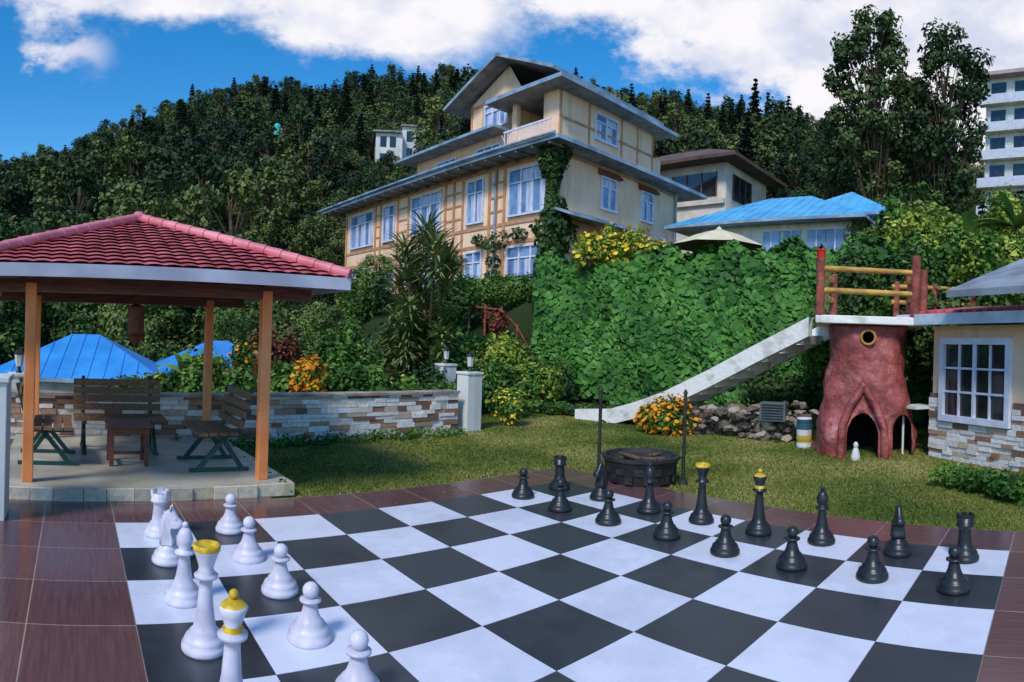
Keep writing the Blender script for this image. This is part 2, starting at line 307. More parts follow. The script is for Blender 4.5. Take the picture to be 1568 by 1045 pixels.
# ------------------------------------------------------------------ hotel
def hotel():
    C=(1.52,23.95,0); P=empty('hotel_building',C,math.atan2(.68,.733))
    W=B()
    W.bx(0,8.6,0,17.1,1.5,9.5,0)
    W.bx(.5,7.9,.6,10.3,9.3,10.7,0)
    W.bx(.9,7.2,3.1,6.5,10.5,12.6,0)
    W.addpoly([[.9,3.1,12.6],[.9,6.5,12.6],[.9,3.9,13.75],[7.2,3.1,12.6],[7.2,6.5,12.6],[7.2,3.9,13.75]],[[0,2,1],[3,4,5]],0)
    W.bx(.35,6.9,.35,1.0,9.4,11.7,0); W.bx(2.2,6.9,.99,3.0,9.4,11.7,0); W.bx(.38,.6,1.0,1.2,9.4,11.7,0); W.bx(.38,.6,2.8,3.05,9.4,11.7,0)
    W.bx(-.05,2.3,.4,3.1,9.4,9.7,0)
    W.obj('walls',[m_cream],P)
    T=B()
    for y in [.1,2.95,3.45,3.9,5.75,6.4,7.05,10.2,11.2,12.95,13.5,16.9]: T.bx(-.05,-.003,y-.07,y+.07,2,9.3)
    for z in [3.85,5.75,6.55,8.95]: T.bx(-.04,-.004,.02,17.08,z-.07,z+.07)
    for y,y2 in [(2.95,3.9),(5.75,7.05),(10.2,11.2),(12.95,13.5)]:
        for z in(7.15,7.75,8.35): T.bx(-.035,-.0045,y,y2,z-.045,z+.045)
    T.bx(.02,2.4,-.04,-.004,6.5,6.62)
    T.bx(.02,.17,-.05,-.003,2,9.3)
    T.bx(.03,8.5,-.035,-.004,8.95,9.05)
    for x in [.45,2.2,4.4,5.6,6.8]: T.bx(x-.05,x+.05,.31,.346,9.5,11.7)
    T.bx(.4,6.85,.31,.345,10.55,10.65)
    for y in [3.2,3.75,5.55,6.4]: T.bx(.86,.898,y-.06,y+.06,10.6,12.6)
    T.bx(.865,.897,3.1,6.5,11.0,11.1); T.bx(.865,.897,3.1,6.5,12.4,12.5)
    T.obj('timber_trim',[m_trim],P)
    def win(Wn,plane,a0,a1,z0,z1,off,nv=2,curt=True):
        def bb(u0,u1,d0,d1,q0,q1,mi):
            if plane=='x': Wn.bx(off-d1,off-d0,u0,u1,q0,q1,mi)
            else: Wn.bx(u0,u1,off-d1,off-d0,q0,q1,mi)
        t=.08
        bb(a0,a1,.002,.02,z0,z1,1)
        bb(a0-t,a1+t,.004,.1,z1,z1+t,0); bb(a0-t,a1+t,.004,.14,z0-t,z0,0)
        bb(a0-t,a0,.004,.09,z0,z1,0); bb(a1,a1+t,.004,.09,z0,z1,0)
        zt=z0+(z1-z0)*.72
        bb(a0,a1,.022,.07,zt-.03,zt+.03,0)
        for i in range(1,nv):
            a=a0+(a1-a0)*i/nv; bb(a-.035,a+.035,.022,.075,z0,z1,0)
        if curt:
            for i in range(nv):
                w=(a1-a0)/nv; f=rng.uniform(.3,.75); bb(a0+i*w+(.08 if i%2 else .06),a0+i*w+w*f,.0205,.024,z0+.05,zt-.05,2)
                if rng.random()<.5: bb(a0+i*w+.05,a0+i*w+w-.05,.0205,.0235,zt+.05,z1-.03,2)
    Wn=B()
    for a0,a1,nv in [(13.8,16.3,3),(11.55,12.6,2),(7.45,9.85,3),(4.35,5.35,2),(.6,2.6,3)]: win(Wn,'x',a0,a1,6.85,8.65,0,nv)
    for a0,a1,nv in [(15,16.2,2),(13.8,14.6,1),(11.55,12.6,2),(7.45,9.85,3),(4.35,5.35,2),(.6,2.6,3)]: win(Wn,'x',a0,a1,4.0,5.5,0,nv)
    win(Wn,'y',2.7,3.6,7.35,8.6,0,2); win(Wn,'y',5.55,6.4,7.35,8.6,0,2); win(Wn,'y',2.6,4.0,10.3,11.3,.35,2)
    win(Wn,'x',3.9,5.4,11.25,12.25,.9,3); win(Wn,'x',3.9,5.4,9.8,10.2,.5,3,False); win(Wn,'x',7,8.4,9.8,10.2,.5,3,False)
    win(Wn,'x',1.3,2.7,9.85,11.2,2.2,2)
    Wn.obj('windows',[m_frame,m_glass,m_curt],P)
    H=B()
    for x0,x1 in[(2.45,3.85),(5.3,6.65)]:
        H.addpoly([[x0,-.003,8.7],[x1,-.003,8.7],[x1,-.003,9.0],[x0,-.003,9.0],[x0-.05,-.3,8.7],[x1+.05,-.3,8.7]],[[0,4,5,1],[3,2,5,4],[0,3,4],[1,5,2],[0,1,2,3]])
    H.obj('window_hoods',[mat('hood_brown',lin((150,85,60)),scale=5)],P)
    R=B()
    def hip(x0,x1,y0,y1,z,rise,inset,t=.16):
        zc=z+t
        lo=[[x0,y0,z],[x1,y0,z],[x1,y1,z],[x0,y1,z]]; up=[[p[0],p[1],zc] for p in lo]
        V=lo+up+[[x0+inset,y0+inset,zc+rise],[x1-inset,y0+inset,zc+rise],[x1-inset,y1-inset,zc+rise],[x0+inset,y1-inset,zc+rise]]
        R.addpoly(V,[[3,2,1,0]],1); R.addpoly(V,[[0,1,5,4],[1,2,6,5],[2,3,7,6],[3,0,4,7]],0)
        R.addpoly(V,[[4,5,9,8],[5,6,10,9],[6,7,11,10],[7,4,8,11],[8,9,10,11]],2)
    hip(-1.05,9.8,-1.0,18.3,9.1,.45,1.4)
    hip(-.45,8.6,3.3,10.9,10.62,.25,.9,.12)
    hip(-.45,7.7,-.5,3.9,11.65,.5,1.0,.16)
    def slab(p,q,r_,s_,t):
        V=np.array([p,q,r_,s_],float); V=np.vstack([V,V+[0,0,t]])
        R.addpoly(V,[[3,2,1,0]],1); R.addpoly(V,[[0,1,5,4],[1,2,6,5],[2,3,7,6],[3,0,4,7]],0); R.addpoly(V,[[4,5,6,7]],2)
    slab((.0,3.8,13.85),(7.8,3.8,13.85),(7.8,7.5,12.45),(.0,7.5,12.45),.15)
    slab((.0,.4,12.35),(7.8,.4,12.35),(7.8,3.8,13.85),(.0,3.8,13.85),.15)
    V=[[-.4,-1.3,6.35],[5.9,-1.3,6.35],[5.9,-.003,6.8],[-.4,-.003,6.8]]; slab(*V,.1)
    for k in range(14): R.cyl((-1.12,-.9+k*1.4,9.3),(-1.12,.5+k*1.4,9.3),.06,seg=8,mi=0)
    R.cyl((-.1,3.45,2),(-.1,3.45,9.1),.05,seg=8,mi=0); R.cyl((8.3,-.1,2),(8.3,-.1,9.1),.05,seg=8,mi=0)
    for y in np.arange(-.5,18,.9): R.bx(-1.0,-.02,y-.03,y+.03,9.0,9.098,1)
    R.obj('roof',[m_fascia,m_soffit,m_roofg],P)
    Bl=B()
    for i in range(15):
        y=.45+i*2.6/14; Bl.cyl((-.02,y,9.7),(-.02,y,10.35),.018,seg=6)
        if i%2==0: Bl.cyl((-.02,y,10.0),(-.02,y+.18,10.3),.015,seg=6)
    Bl.bx(-.05,.01,.4,3.1,10.35,10.42); Bl.bx(-.05,.01,.4,3.1,9.8,9.84)
    Bl.obj('balcony_railing',[m_frame],P)
hotel()
def house2():
    P=empty('cream_house',(11.8,34.0,0),math.atan2(.68,.733)); W=B()
    W.bx(0,5.6,0,9,5,12.5,0); W.bx(-.2,-.004,.02,9,10.0,10.3,0)
    W.obj('walls',[mat('pale_render',lin((226,218,204)),lin((195,184,168)),scale=1)],P)
    R=B(); z=12.4; V=[[-1.1,-1.1,z],[6.6,-1.1,z],[6.6,10,z],[-1.1,10,z],[-1.1,-1.1,z+.2],[6.6,-1.1,z+.2],[6.6,10,z+.2],[-1.1,10,z+.2],[2.7,2.8,z+1.9],[2.7,6,z+1.9]]
    R.addpoly(V,[[3,2,1,0],[0,1,5,4],[1,2,6,5],[2,3,7,6],[3,0,4,7],[4,5,8],[5,6,9,8],[6,7,9],[7,4,8,9]],0)
    R.obj('roof',[m_brown],P)
    Wn=B()
    Wn.bx(-.06,-.003,.6,3.6,10.5,11.9,1); Wn.bx(.8,3.2,-.06,-.003,10.4,11.9,1); Wn.bx(-.06,-.003,4.6,7,10.5,11.9,1)
    for y in(.6,1.6,2.6,3.6,4.6,7): Wn.bx(-.1,-.062,y-.04,y+.04,10.5,11.9,0)
    for x in(.8,1.6,2.4,3.2): Wn.bx(x-.04,x+.04,-.1,-.062,10.4,11.9,0)
    Wn.obj('windows',[m_brown,m_dglass],P)
house2()
def hiproof(R,x0,x1,y0,y1,z,rise,t=.12,run=None,m=(0,1)):
    w=(y1-y0)/2 if run is None else run; ym=(y0+y1)/2
    V=[[x0,y0,z],[x1,y0,z],[x1,y1,z],[x0,y1,z],[x0,y0,z+t],[x1,y0,z+t],[x1,y1,z+t],[x0,y1,z+t],[x0+w,ym,z+t+rise],[x1-w,ym,z+t+rise]]
    R.addpoly(V,[[3,2,1,0],[0,1,5,4],[1,2,6,5],[2,3,7,6],[3,0,4,7]],m[1]); R.addpoly(V,[[4,5,9,8],[5,6,9],[6,7,8,9],[7,4,8]],m[0])
    n=int((x1-x0)/.45)
    for i in range(1,n):
        x=x0+(x1-x0)*i/n; f=min(1,(x-x0)/w,(x1-x)/w)
        R.beam((x,y0+.01,z+t+.012),(x,y0+(ym-y0)*f,z+t+rise*f+.012),.03,.03,m[0])
def blue_house():
    P=empty('blue_roof_house',(6.9,27.0,0),math.atan2(-.733,.68)); W=B()
    W.bx(1.2,8.0,.6,6,3.5,6.9,0); W.obj('walls',[m_white],P)
    R=B(); hiproof(R,-.3,8.8,-.2,6.8,6.9,1.7,m=(0,1)); hiproof(R,4.6,9.6,1.2,6.2,7.3,1.5,m=(0,1)); R.obj('roof',[m_cyan,m_fascia],P)
    Wn=B()
    for x in(4.2,5.1,6.2,7.0): Wn.bx(x,x+.75,.53,.596,5.4,6.6,1); Wn.bx(x-.05,x+.8,.5,.528,6.6,6.66,0); Wn.bx(x+.35,x+.4,.5,.528,5.4,6.6,0)
    Wn.obj('windows',[m_frame,m_glass],P)
blue_house()
for (x,y,w,d,z,rz) in [(-12.6,15.6,5.5,4.6,.15,.5),(-9.2,18.2,5.2,4.6,.05,.75)]:
    P=empty('blue_roof_cottage',(x,y,0),rz); R=B(); hiproof(R,-w/2,w/2,-d/2,d/2,z,1.25); R.obj('roof',[m_blue,m_fascia],P)
    W=B(); W.bx(-w/2+.5,w/2-.5,-d/2+.5,d/2-.5,-3,z); W.obj('walls',[m_white],P)
def apartment():
    P=empty('apartment_block',(46.9,50.6,2.0),math.radians(-62)); W=B(); Wn=B()
    base=15
    W.bx(0,22,0,14,base-4,30.2,0)
    for k in range(5):
        z=base+k*3.05
        W.bx(-.6,22.4,-.9,-.004,z-.1,z+.12,0); W.bx(-.6,22.4,-.9,-.78,z+.12,z+.95,1)
        for i in range(8):
            x=.6+i*2.7; Wn.bx(x,x+1.7,-.06,-.004,z+1.0,z+2.5,0)
        for i in range(3):
            y=1+i*4; Wn.bx(-.06,-.004,y,y+1.8,z+1.0,z+2.5,0)
    W.bx(-.8,22.8,-1.1,14.4,30.2,30.6,2); W.bx(5,12,3,9,30.6,33,0); W.bx(4.5,12.5,2.5,9.5,33,33.3,2)
    W.obj('walls',[m_white,m_frame,mat('pink_parapet',lin((200,178,175)),scale=1)],P); Wn.obj('windows',[m_dglass],P)
apartment()
def hillhouse():
    x,y,_=pol(-.19,75); z=gh(x,y)+.4; P=empty('hillside_house',(x,y,z),.25); W=B(); W.bx(-2.8,.3,-2,3,-2,2.8,0); W.bx(.3,3,-1.2,3,-2,3.9,0); W.bx(-3.2,.2,-2.4,3.2,2.8,3.0,1); W.bx(.1,3.3,-1.5,3.2,3.9,4.1,1); W.bx(-6.5,-3.5,-1,2,-2.2,-.2,1)
    W.obj('walls',[m_white,m_soffit],P); Wn=B()
    for xx,zz in((-2.3,1.2),(-1.2,1.2),(.8,2.2),(1.9,2.2),(.8,.2),(1.9,.2),(-2.3,-.8)): Wn.bx(xx,xx+.7,-2.06 if xx<0 else -1.26,-2.003 if xx<0 else -1.203,zz,zz+1.2)
    Wn.obj('windows',[m_dglass],P)
hillhouse()
x,y,_=pol(-.384,84); P=empty('teal_water_tower',(x,y,gh(x,y)+1.8),0); b=B(); b.lathe([(0,3),(.45,3),(.5,3.1),(.5,4.6),(.3,4.9),(0,5)],16,0); b.obj('tank',[mat('teal_plastic',lin((60,190,190)),scale=1)],P)
b=B(); [b.cyl((sx*.5,sy*.5,-3),(sx*.4,sy*.4,3),.06,seg=6) for sx in(-1,1) for sy in(-1,1)]; b.obj('legs',[m_soffit],P)
def cladding(b,x0,x1,y,z0,z1,rh=.075,R=None,mi=0,lmin=.14,lmax=.42):
    R=R or rng; z=z0
    while z<z1-.02:
        h=min(rh*R.uniform(.8,1.25),z1-z); 
        if z1-(z+h)<.03: h=z1-z
        x=x0
        while x<x1-.01:
            l=R.uniform(lmin,lmax); l=min(l,x1-x)
            if x1-(x+l)<.06: l=x1-x
            d=R.uniform(.03,.06); b.bx(x+.003,x+l-.003,y-d,y,z+.003,z+h-.003,mi); x+=l
        z+=h
P=empty('ledgestone_wall',(-8.2,4.9,0),math.atan2(.671,.741)); 
b=B(); cladding(b,0,9.75,0,0,.72); b.obj('cladding',[m_ledge],P)
b=B(); b.bx(0,9.75,0,.22,-.3,.72); b.bx(-.02,9.77,-.075,.26,.72,.76); b.obj('core_and_coping',[mat('coping_stone',lin((180,165,150)),lin((130,118,106)),scale=3,bump=.3)],P)
m_lampb=mat('lantern_black',lin((35,38,40)),rough=.4); m_lampg=mat('lantern_glass',lin((205,210,200)),rough=.2)
def pillar(x,y,w,h,rz,lamp=True,z=0,name='white_pillar'):
    P=empty(name,(x,y,z),rz); b=B(); b.bx(-w/2,w/2,-w/2,w/2,-.2,h-.05); b.bx(-w/2-.02,w/2+.02,-w/2-.02,w/2+.02,h-.05,h); b.obj('shaft',[m_white],P,bevel=.008)
    if lamp:
        b=B(); b.cyl((0,0,h),(0,0,h+.08),.05,.02); b.lathe([(.03,h+.08),(.05,h+.1),(.075,h+.28),(.09,h+.29),(.05,h+.34),(.012,h+.37),(0,h+.4)],6,0,smooth=False,mis=[0,1,0,0,0,0]); b.obj('lantern',[m_lampb,m_lampg],P)
pillar(-.77,11.75,.34,1.1,.73); pillar(-1.45,13.9,.34,1.15,.73); pillar(-4.12,3.74,.38,1.27,TH,False); 
pillar(*pol(-.785,9.6)[:2],.3,1.0,.73)
# ------------------------------------------------------------------ pavilion
m_orange=mat('orange_painted_post',lin((252,160,98)),lin((236,138,78)),rough=.45,scale=3)
m_wood=mat('bench_wood',lin((150,115,82)),lin((108,78,56)),rough=.6,scale=4,stretch=(8,1,8),bump=.2)
m_gl=mat('green_cast_iron',lin((35,88,76)),lin((25,62,55)),rough=.45)
m_dw=mat('dark_wood',lin((128,76,58)),lin((88,54,44)),rough=.5,scale=4,stretch=(1,8,8))
m_rtile=mat('red_roof_tile',lin((220,108,114)),lin((162,58,64)),rough=.5,scale=3.5,bump=.2,detail=8)
m_rcap=mat('pink_ridge_cap',lin((234,146,156)),lin((204,108,118)),rough=.5,scale=3)
m_floor=mat('slab_tile',lin((190,185,168)),lin((155,150,134)),rough=.4,scale=2)
def pavilion():
    P=empty('garden_pavilion',(-4.28,6.25,0),math.atan2(.669,.744)); h=1.22
    b=B(); b.bx(-h-.28,h+.28,-h-.22,h+.3,-.1,.15,0); b.obj('floor_slab',[m_floor],P)
    b=B(); cladding(b,-h-.28,h+.28,-h-.222,.02,.15,rh=.13,lmin=.2,lmax=.36)
    b.obj('slab_edging',[islandmat('edging_stone',[lin((220,208,180)),lin((200,185,155)),lin((228,220,200)),lin((190,180,160))])],P)
    b=B()
    for sx in(-1,1):
        for sy in(-1,1): b.box((sx*h,sy*h,1.15),(.11,.11,2.0),0)
    b.obj('posts',[m_orange],P,bevel=.008)
    b=B()
    for s in(-1,1):
        b.bx(-h-.5,h+.5,s*h-.05,s*h+.05,2.06,2.19); b.bx(s*h-.05,s*h+.05,-h-.5,h+.5,2.19,2.30)
    b.beam((-h-.5,-h-.5,2.25),(0,0,2.92),.06,.1); b.beam((h+.5,-h-.5,2.25),(0,0,2.92),.06,.1); b.beam((h+.5,h+.5,2.25),(0,0,2.92),.06,.1); b.beam((-h-.5,h+.5,2.25),(0,0,2.92),.06,.1)
    b.obj('beams',[m_dw],P)
    E=h+.654; b=B(); ez=2.27; az_=3.0
    c=[(-E,-E),(E,-E),(E,E),(-E,E)]
    tb=B(); cap=B(); fb=B()
    for k in range(4):
        p=np.array(c[k]); q=np.array(c[(k+1)%4])
        mid=(p+q)/2; ux=(q-p)/np.linalg.norm(q-p); inn=-mid/np.linalg.norm(mid)
        rows=15; M=200; sl=math.hypot(E,az_-ez); nz=np.array([-inn[0]*(az_-ez)/sl,-inn[1]*(az_-ez)/sl,E/sl])
        for j in range(rows):
            P_=[]
            for tt,off in((j/rows,.024),((j+1)/rows+.004,.004)):
                hw=E*(1-min(tt,1)); s=np.clip(np.linspace(-E,E,M),-hw,hw)
                wave=.014*np.abs(np.sin(s/.085*math.pi*.5))**.7*(1 if hw>0 else 0)
                pt=mid[None,:]+ux[None,:]*s[:,None]+inn[None,:]*E*min(tt,1)
                z=ez+(az_-ez)*min(tt,1)
                P_.append(np.column_stack([pt,np.full(M,z)])+nz*(off+wave)[:,None])
            tb.grid(np.array(P_),0,True)
        p3=Vector((p[0],p[1],ez+.05)); a3=Vector((0,0,az_+.05))
        for i in range(14):
            u=p3.lerp(a3,i/14); v=p3.lerp(a3,(i+1)/14+.01); cap.cyl(u,v,.062,.052,seg=10)
        fb.beam((p[0],p[1],ez-.05),(q[0],q[1],ez-.05),.03,.12)
        b.addpoly([[p[0],p[1],ez-.02],[q[0],q[1],ez-.02],[0,0,az_-.03]],[[0,2,1]])
    cap.lathe([(.1,az_),(.09,az_+.07),(.04,az_+.12),(0,az_+.13)],14,0)
    tb.obj('roof_tiles',[m_rtile],P); cap.obj('ridge_caps',[m_rcap],P); fb.obj('fascia',[mat('grey_fascia',lin((200,200,212)),lin((170,170,184)),scale=2)],P)
    b.obj('ceiling',[m_dw],P)
    b=B(); b.cyl((0,0,2.9),(0,0,2.0),.012,seg=6); b.lathe([(.0,2.02),(.12,1.98),(.1,1.95),(.1,1.66),(.12,1.62),(.04,1.55),(0,1.5)],10,0); b.obj('hanging_lantern',[m_dw],P)
    return P
pavilion()
def loc_pav(x,y,z=.15):
    a=math.atan2(.669,.744); return (-4.28+x*math.cos(a)-y*math.sin(a),6.25+x*math.sin(a)+y*math.cos(a),z)
PA=math.atan2(.669,.744)
def bench(x,y,rz,w=1.2):
    P=empty('garden_bench',loc_pav(x,y),PA+rz); s=B(); k=B(); l=B()
    for i in range(4): s.box((0,-.2+i*.115,.43),(w,.1,.035))
    for i in range(4): k.box((0,.235+i*.035,.53+i*.105),(w,.03,.085))
    for sx in(-1,1):
        xx=sx*(w/2-.13)
        l.beam((xx,-.24,.0),(xx,.1,.41),.045,.05); l.beam((xx,.3,0),(xx,.02,.41),.045,.05); l.beam((xx,-.25,.395),(xx,.25,.395),.045,.04); l.beam((xx,.235,.39),(xx,.38,.92),.045,.045)
        l.beam((xx,-.32,.02),(xx,.36,.02),.06,.035)
    s.obj('seat',[m_wood],P); k.obj('backrest',[m_wood],P); l.obj('legs',[m_gl],P)
bench(-.13,.45,0,1.15); bench(.85,-.45,-math.pi/2,.95); bench(-1.0,-.1,math.pi/2,.95)
P=empty('low_wooden_table',loc_pav(-.1,-.3),PA); b=B()
for i in range(4): b.box((0,-.18+i*.12,.46),(.52,.11,.03))
b.obj('top',[m_dw],P); b=B()
for sx in(-1,1):
    for sy in(-1,1): b.box((sx*.2,sy*.17,.22),(.05,.05,.44))
    b.box((sx*.2,0,.12),(.035,.3,.035)); 
b.box((0,.17,.4),(.36,.03,.07)); b.box((0,-.17,.4),(.36,.03,.07)); b.box((0,0,.12),(.36,.035,.035)); b.obj('legs',[m_dw],P)
# ------------------------------------------------------------------ fire pit
m_iron=mat('sooty_iron',lin((55,53,52)),lin((32,31,32)),rough=.6,scale=8,bump=.3)
P=empty('fire_pit',(1.63,7.6,0)); b=B()
b.lathe([(.4,0),(.42,.1),(.44,.22),(.47,.3),(.485,.31),(.485,.35),(.44,.35),(.42,.3),(.3,.22),(0,.2)],40,0); 
for i in range(24):
    t=i*2*math.pi/24; b.box((.43*math.cos(t),.43*math.sin(t),.1+.1*(i%2)),(.03,.1,.085),0,rz=t)
b.obj('bowl',[m_iron],P); b=B()
a=math.radians(-20)
for s in(-1,1):
    x,y=s*.53*math.cos(a),s*.53*math.sin(a); b.cyl((x,y,0),(x,y,1.12),.022,seg=8); b.cyl((x,y,1.12),(x,y,1.17),.035,.01,seg=8); b.cyl((x,y,.0),(x,y,.06),.07,.05,seg=10)
    b.beam((x,y,.33),(s*.45*math.cos(a),s*.45*math.sin(a),.33),.03,.03)
    b.cyl((x,y,.75),(x+.07,y,.72),.012,seg=6)
b.obj('spit_posts',[m_iron],P); b=B()
for i in range(9):
    t=rng.uniform(0,6.28); b.cyl((rng.uniform(-.3,.3)*.6,rng.uniform(-.3,.3)*.6,.24+.01*i),(.3*math.cos(t),.3*math.sin(t),.27+.008*i),.03,.025,seg=7)
b.obj('charred_logs',[m_bark],P)
# ------------------------------------------------------------------ staircase, platform, oven, railing
m_conc=mat('weathered_white_concrete',lin((236,234,228)),lin((192,187,176)),scale=3,bump=.3,bscale=14,ramp=(.3,.48),detail=8)
P=empty('garden_staircase'); 
s0=np.array([1.75,13.85]); s1=np.array([4.98,9.75]); dr=(s1-s0)/np.linalg.norm(s1-s0); nn=np.array([dr[1],-dr[0]])*-1
ts=np.linspace(-.04,1,50); zt=np.interp(ts,[-.04,0,.12,.25,.4,.6,.8,1],[.22,.24,.3,.5,.78,1.26,1.78,2.28])
bend=np.where(ts<.15,(0.15-ts)*2.2,0)
b=B()
for off in(0,1.0):
    P_=[]
    for t,z,bd in zip(ts,zt,bend):
        c=s0+(s1-s0)*t+nn*(off)+np.array([-.5,-.2])*bd*.8
        lo=max(z-.34,-.1); w=.16
        a0=c; a1=c+nn*w
        P_.append([[a0[0],a0[1],lo],[a0[0],a0[1],z],[a1[0],a1[1],z],[a1[0],a1[1],lo],[a0[0],a0[1],lo]])
    b.grid(np.array(P_),0,False)
b.obj('stringers',[m_conc],P); b=B()
for i in range(14):
    t=.04+i*.96/14; c=s0+(s1-s0)*t+nn*.58; z=np.interp(t,ts,zt)-.14; b.box((c[0],c[1],z-.08),(.38,.84,.16),rz=math.atan2(dr[1],dr[0]))
b.obj('steps',[m_conc],P)
def claymat():
    m,nt,bs=newmat('red_clay_plaster'); tc=N(nt,'ShaderNodeTexCoord')
    n=N(nt,'ShaderNodeTexNoise'); n.inputs['Scale'].default_value=2.4; n.inputs['Detail'].default_value=10; n.inputs['Roughness'].default_value=.75; nt.links.new(tc.outputs['Object'],n.inputs['Vector'])
    r=N(nt,'ShaderNodeValToRGB'); e=r.color_ramp.elements; e.new(.5); e.new(.6)
    for i,(p,c) in enumerate([(.34,(78,46,44)),(.45,(136,64,60)),(.57,(166,84,80)),(.68,(212,150,150))]): e[i].position=p; e[i].color=lin(c)
    nt.links.new(n.outputs[0],r.inputs[0]); nt.links.new(r.outputs[0],bs.inputs['Base Color']); bs.inputs['Roughness'].default_value=.5
    v=N(nt,'ShaderNodeTexNoise'); v.inputs['Scale'].default_value=7; v.inputs['Detail'].default_value=5; nt.links.new(tc.outputs['Object'],v.inputs['Vector'])
    bp=N(nt,'ShaderNodeBump'); bp.inputs['Strength'].default_value=.8; bp.inputs['Distance'].default_value=.05; nt.links.new(v.outputs[0],bp.inputs['Height']); nt.links.new(bp.outputs[0],bs.inputs['Normal']); return m
m_clay=claymat()
m_soot=mat('soot',lin((25,20,18)),rough=.9)
OX,OY=5.78,9.1; orz=-.5
P=empty('clay_oven_tower',(OX,OY,0),orz)
b=B(); seg=56
prof=[(0,.86),(.3,.84),(.6,.78),(.9,.72),(1.3,.66),(1.7,.62),(2.0,.64),(2.12,.68)]
P_=[]
for z in np.linspace(-.05,2.12,30):
    rr=np.interp(z,[p[0] for p in prof],[p[1] for p in prof]); a=np.linspace(0,2*math.pi,seg+1)
    k=(np.abs(np.cos(a))**3.2+np.abs(np.sin(a))**3.2)**(-1/3.2)
    nse=1+.035*np.sin(3*a+z*4)+.025*np.sin(7*a-z*6)+.02*np.sin(z*9+a)+.015*np.sin(13*a+z*17)
    P_.append(np.stack([rr*k*nse*np.cos(a),rr*k*nse*np.sin(a)*.9,0*a+z],1))
P_=np.array(P_); b.grid(P_[:,::-1],0,True); b.addpoly(P_[-1,:-1],[list(range(seg))],0); b.addpoly(P_[0,:-1],[list(range(seg))[::-1]],0)
tower=b.obj('tower',[m_clay,m_soot],P,merge=True)
def archcut(name,w,h,y0,y1,x=0,rz=0):
    c=B(); pts=[(-w/2,-.2),(w/2,-.2)]+[(w/2*math.cos(t)*(1-.15*math.sin(t)),h-w*.55+w*.6*math.sin(t)) for t in np.linspace(0,math.pi,12)]
    n=len(pts); V=[[p[0]+x,y0,p[1]] for p in pts]+[[p[0]+x,y1,p[1]] for p in pts]
    c.addpoly(V,[list(range(n)),list(range(2*n-1,n-1,-1))]+[[(i+1)%n,i,i+n,(i+1)%n+n] for i in range(n)],0)
    o=c.obj(name,[m_soot],P); bm=bmesh.new(); bm.from_mesh(o.data); bmesh.ops.recalc_face_normals(bm,faces=bm.faces); bm.to_mesh(o.data); bm.free(); o.rotation_euler[2]=rz; return o
bm=bmesh.new(); bm.from_mesh(tower.data); bmesh.ops.recalc_face_normals(bm,faces=bm.faces); bm.to_mesh(tower.data); bm.free()
cuts=[archcut('c1',.5,.68,-1.2,.35,-.08),archcut('c2',.34,.66,-1.3,.1,.58,rz=0)]
rc=B(); rc.cyl((-.02,-1.2,1.93),(-.02,-.2,1.93),.1,seg=16); o=rc.obj('c3',[m_soot],P); cuts.append(o)
bpy.context.view_layer.update()
for c in cuts:
    md=tower.modifiers.new('b','BOOLEAN'); md.object=c; md.operation='DIFFERENCE'; md.solver='EXACT'
dg=bpy.context.evaluated_depsgraph_get(); nm=D.meshes.new_from_object(tower.evaluated_get(dg)); tower.modifiers.clear(); tower.data=nm
for c in cuts: D.objects.remove(c)
b=B()
def path(pts,r,mi=0,seg=10):
    for p,q in zip(pts[:-1],pts[1:]): b.cyl(p,q,r,r,seg=seg,mi=mi); b.lathe(ballp(r,0,5,-math.pi/2),8,mi,o=q)
path([(-.42,-.76,0),(-.41,-.76,.5),(-.3,-.73,.8),(-.08,-.66,1.15),(.14,-.70,.8),(.26,-.76,.5),(.28,-.76,0)],.07)
b.obj('hood_moulding',[m_clay],P)
b=B(); a=np.linspace(0,2*math.pi,20); [b.cyl((-.02+.115*math.cos(p),-.62,1.93+.115*math.sin(p)),(-.02+.115*math.cos(q),-.62,1.93+.115*math.sin(q)),.024,seg=6) for p,q in zip(a[:-1],a[1:])]
b.obj('flue_ring',[mat('ochre',lin((185,140,60)),scale=5)],P)
P=empty('viewing_platform',(OX,OY,0),orz); b=B(); b.bx(-.88,.92,-.75,1.2,2.14,2.27); b.obj('slab',[m_conc],P,bevel=.015)
m_lred=mat('red_log',lin((165,88,72)),lin((108,56,48)),rough=.7,scale=5,bump=.5,bscale=14)
m_lyel=mat('yellow_log',lin((208,165,80)),lin((160,118,58)),rough=.65,scale=5,bump=.4,bscale=14)
P=empty('log_railing',(OX,OY,0),orz); b=B(); y=B()
for px,py,hh in[(-.82,-.68,.92),(-.6,.5,.8),(.72,-.68,1.0),(.86,-.55,.8),(.86,1.1,.9)]:
    b.cyl((px,py,2.27),(px+.01,py,2.27+hh*.5),.085,.075,seg=10); b.cyl((px+.01,py,2.27+hh*.5),(px,py,2.27+hh),.075,.08,seg=10)
for z in(2.65,3.0): y.cyl((-.8,-.68,z+.02),(.72,-.68,z),.05,.042,seg=10)
for z in(2.6,2.95): y.cyl((-.82,-.66,z),(-.6,.5,z),.045,seg=10)
for z in(2.65,3.0): y.cyl((.86,-.55,z),(.86,1.1,z+.04),.045,seg=10)
b.obj('posts',[m_lred],P); y.obj('rails',[m_lyel],P)
P=empty('log_railing',(7.2,9.6,0),-.35); b=B(); y=B()
for px in(-.4,.35,1.15): b.cyl((px,.0,1.9),(px,0,3.05),.07,.06,seg=10)
for z in(2.65,2.95): y.cyl((-.5,-.0,z),(1.2,0,z+.02),.045,seg=10)
b.obj('posts',[m_lred],P); y.obj('rails',[m_lyel],P)
def pot(x,y,z,c,name):
    b=B(); b.lathe([(0,0),(.055,0),(.075,.11),(.085,.11),(.085,.13),(.06,.13),(0,.11)],14,0); b.obj(name,[mat(name+'_glaze',lin(c),rough=.4)],None,(x,y,z))
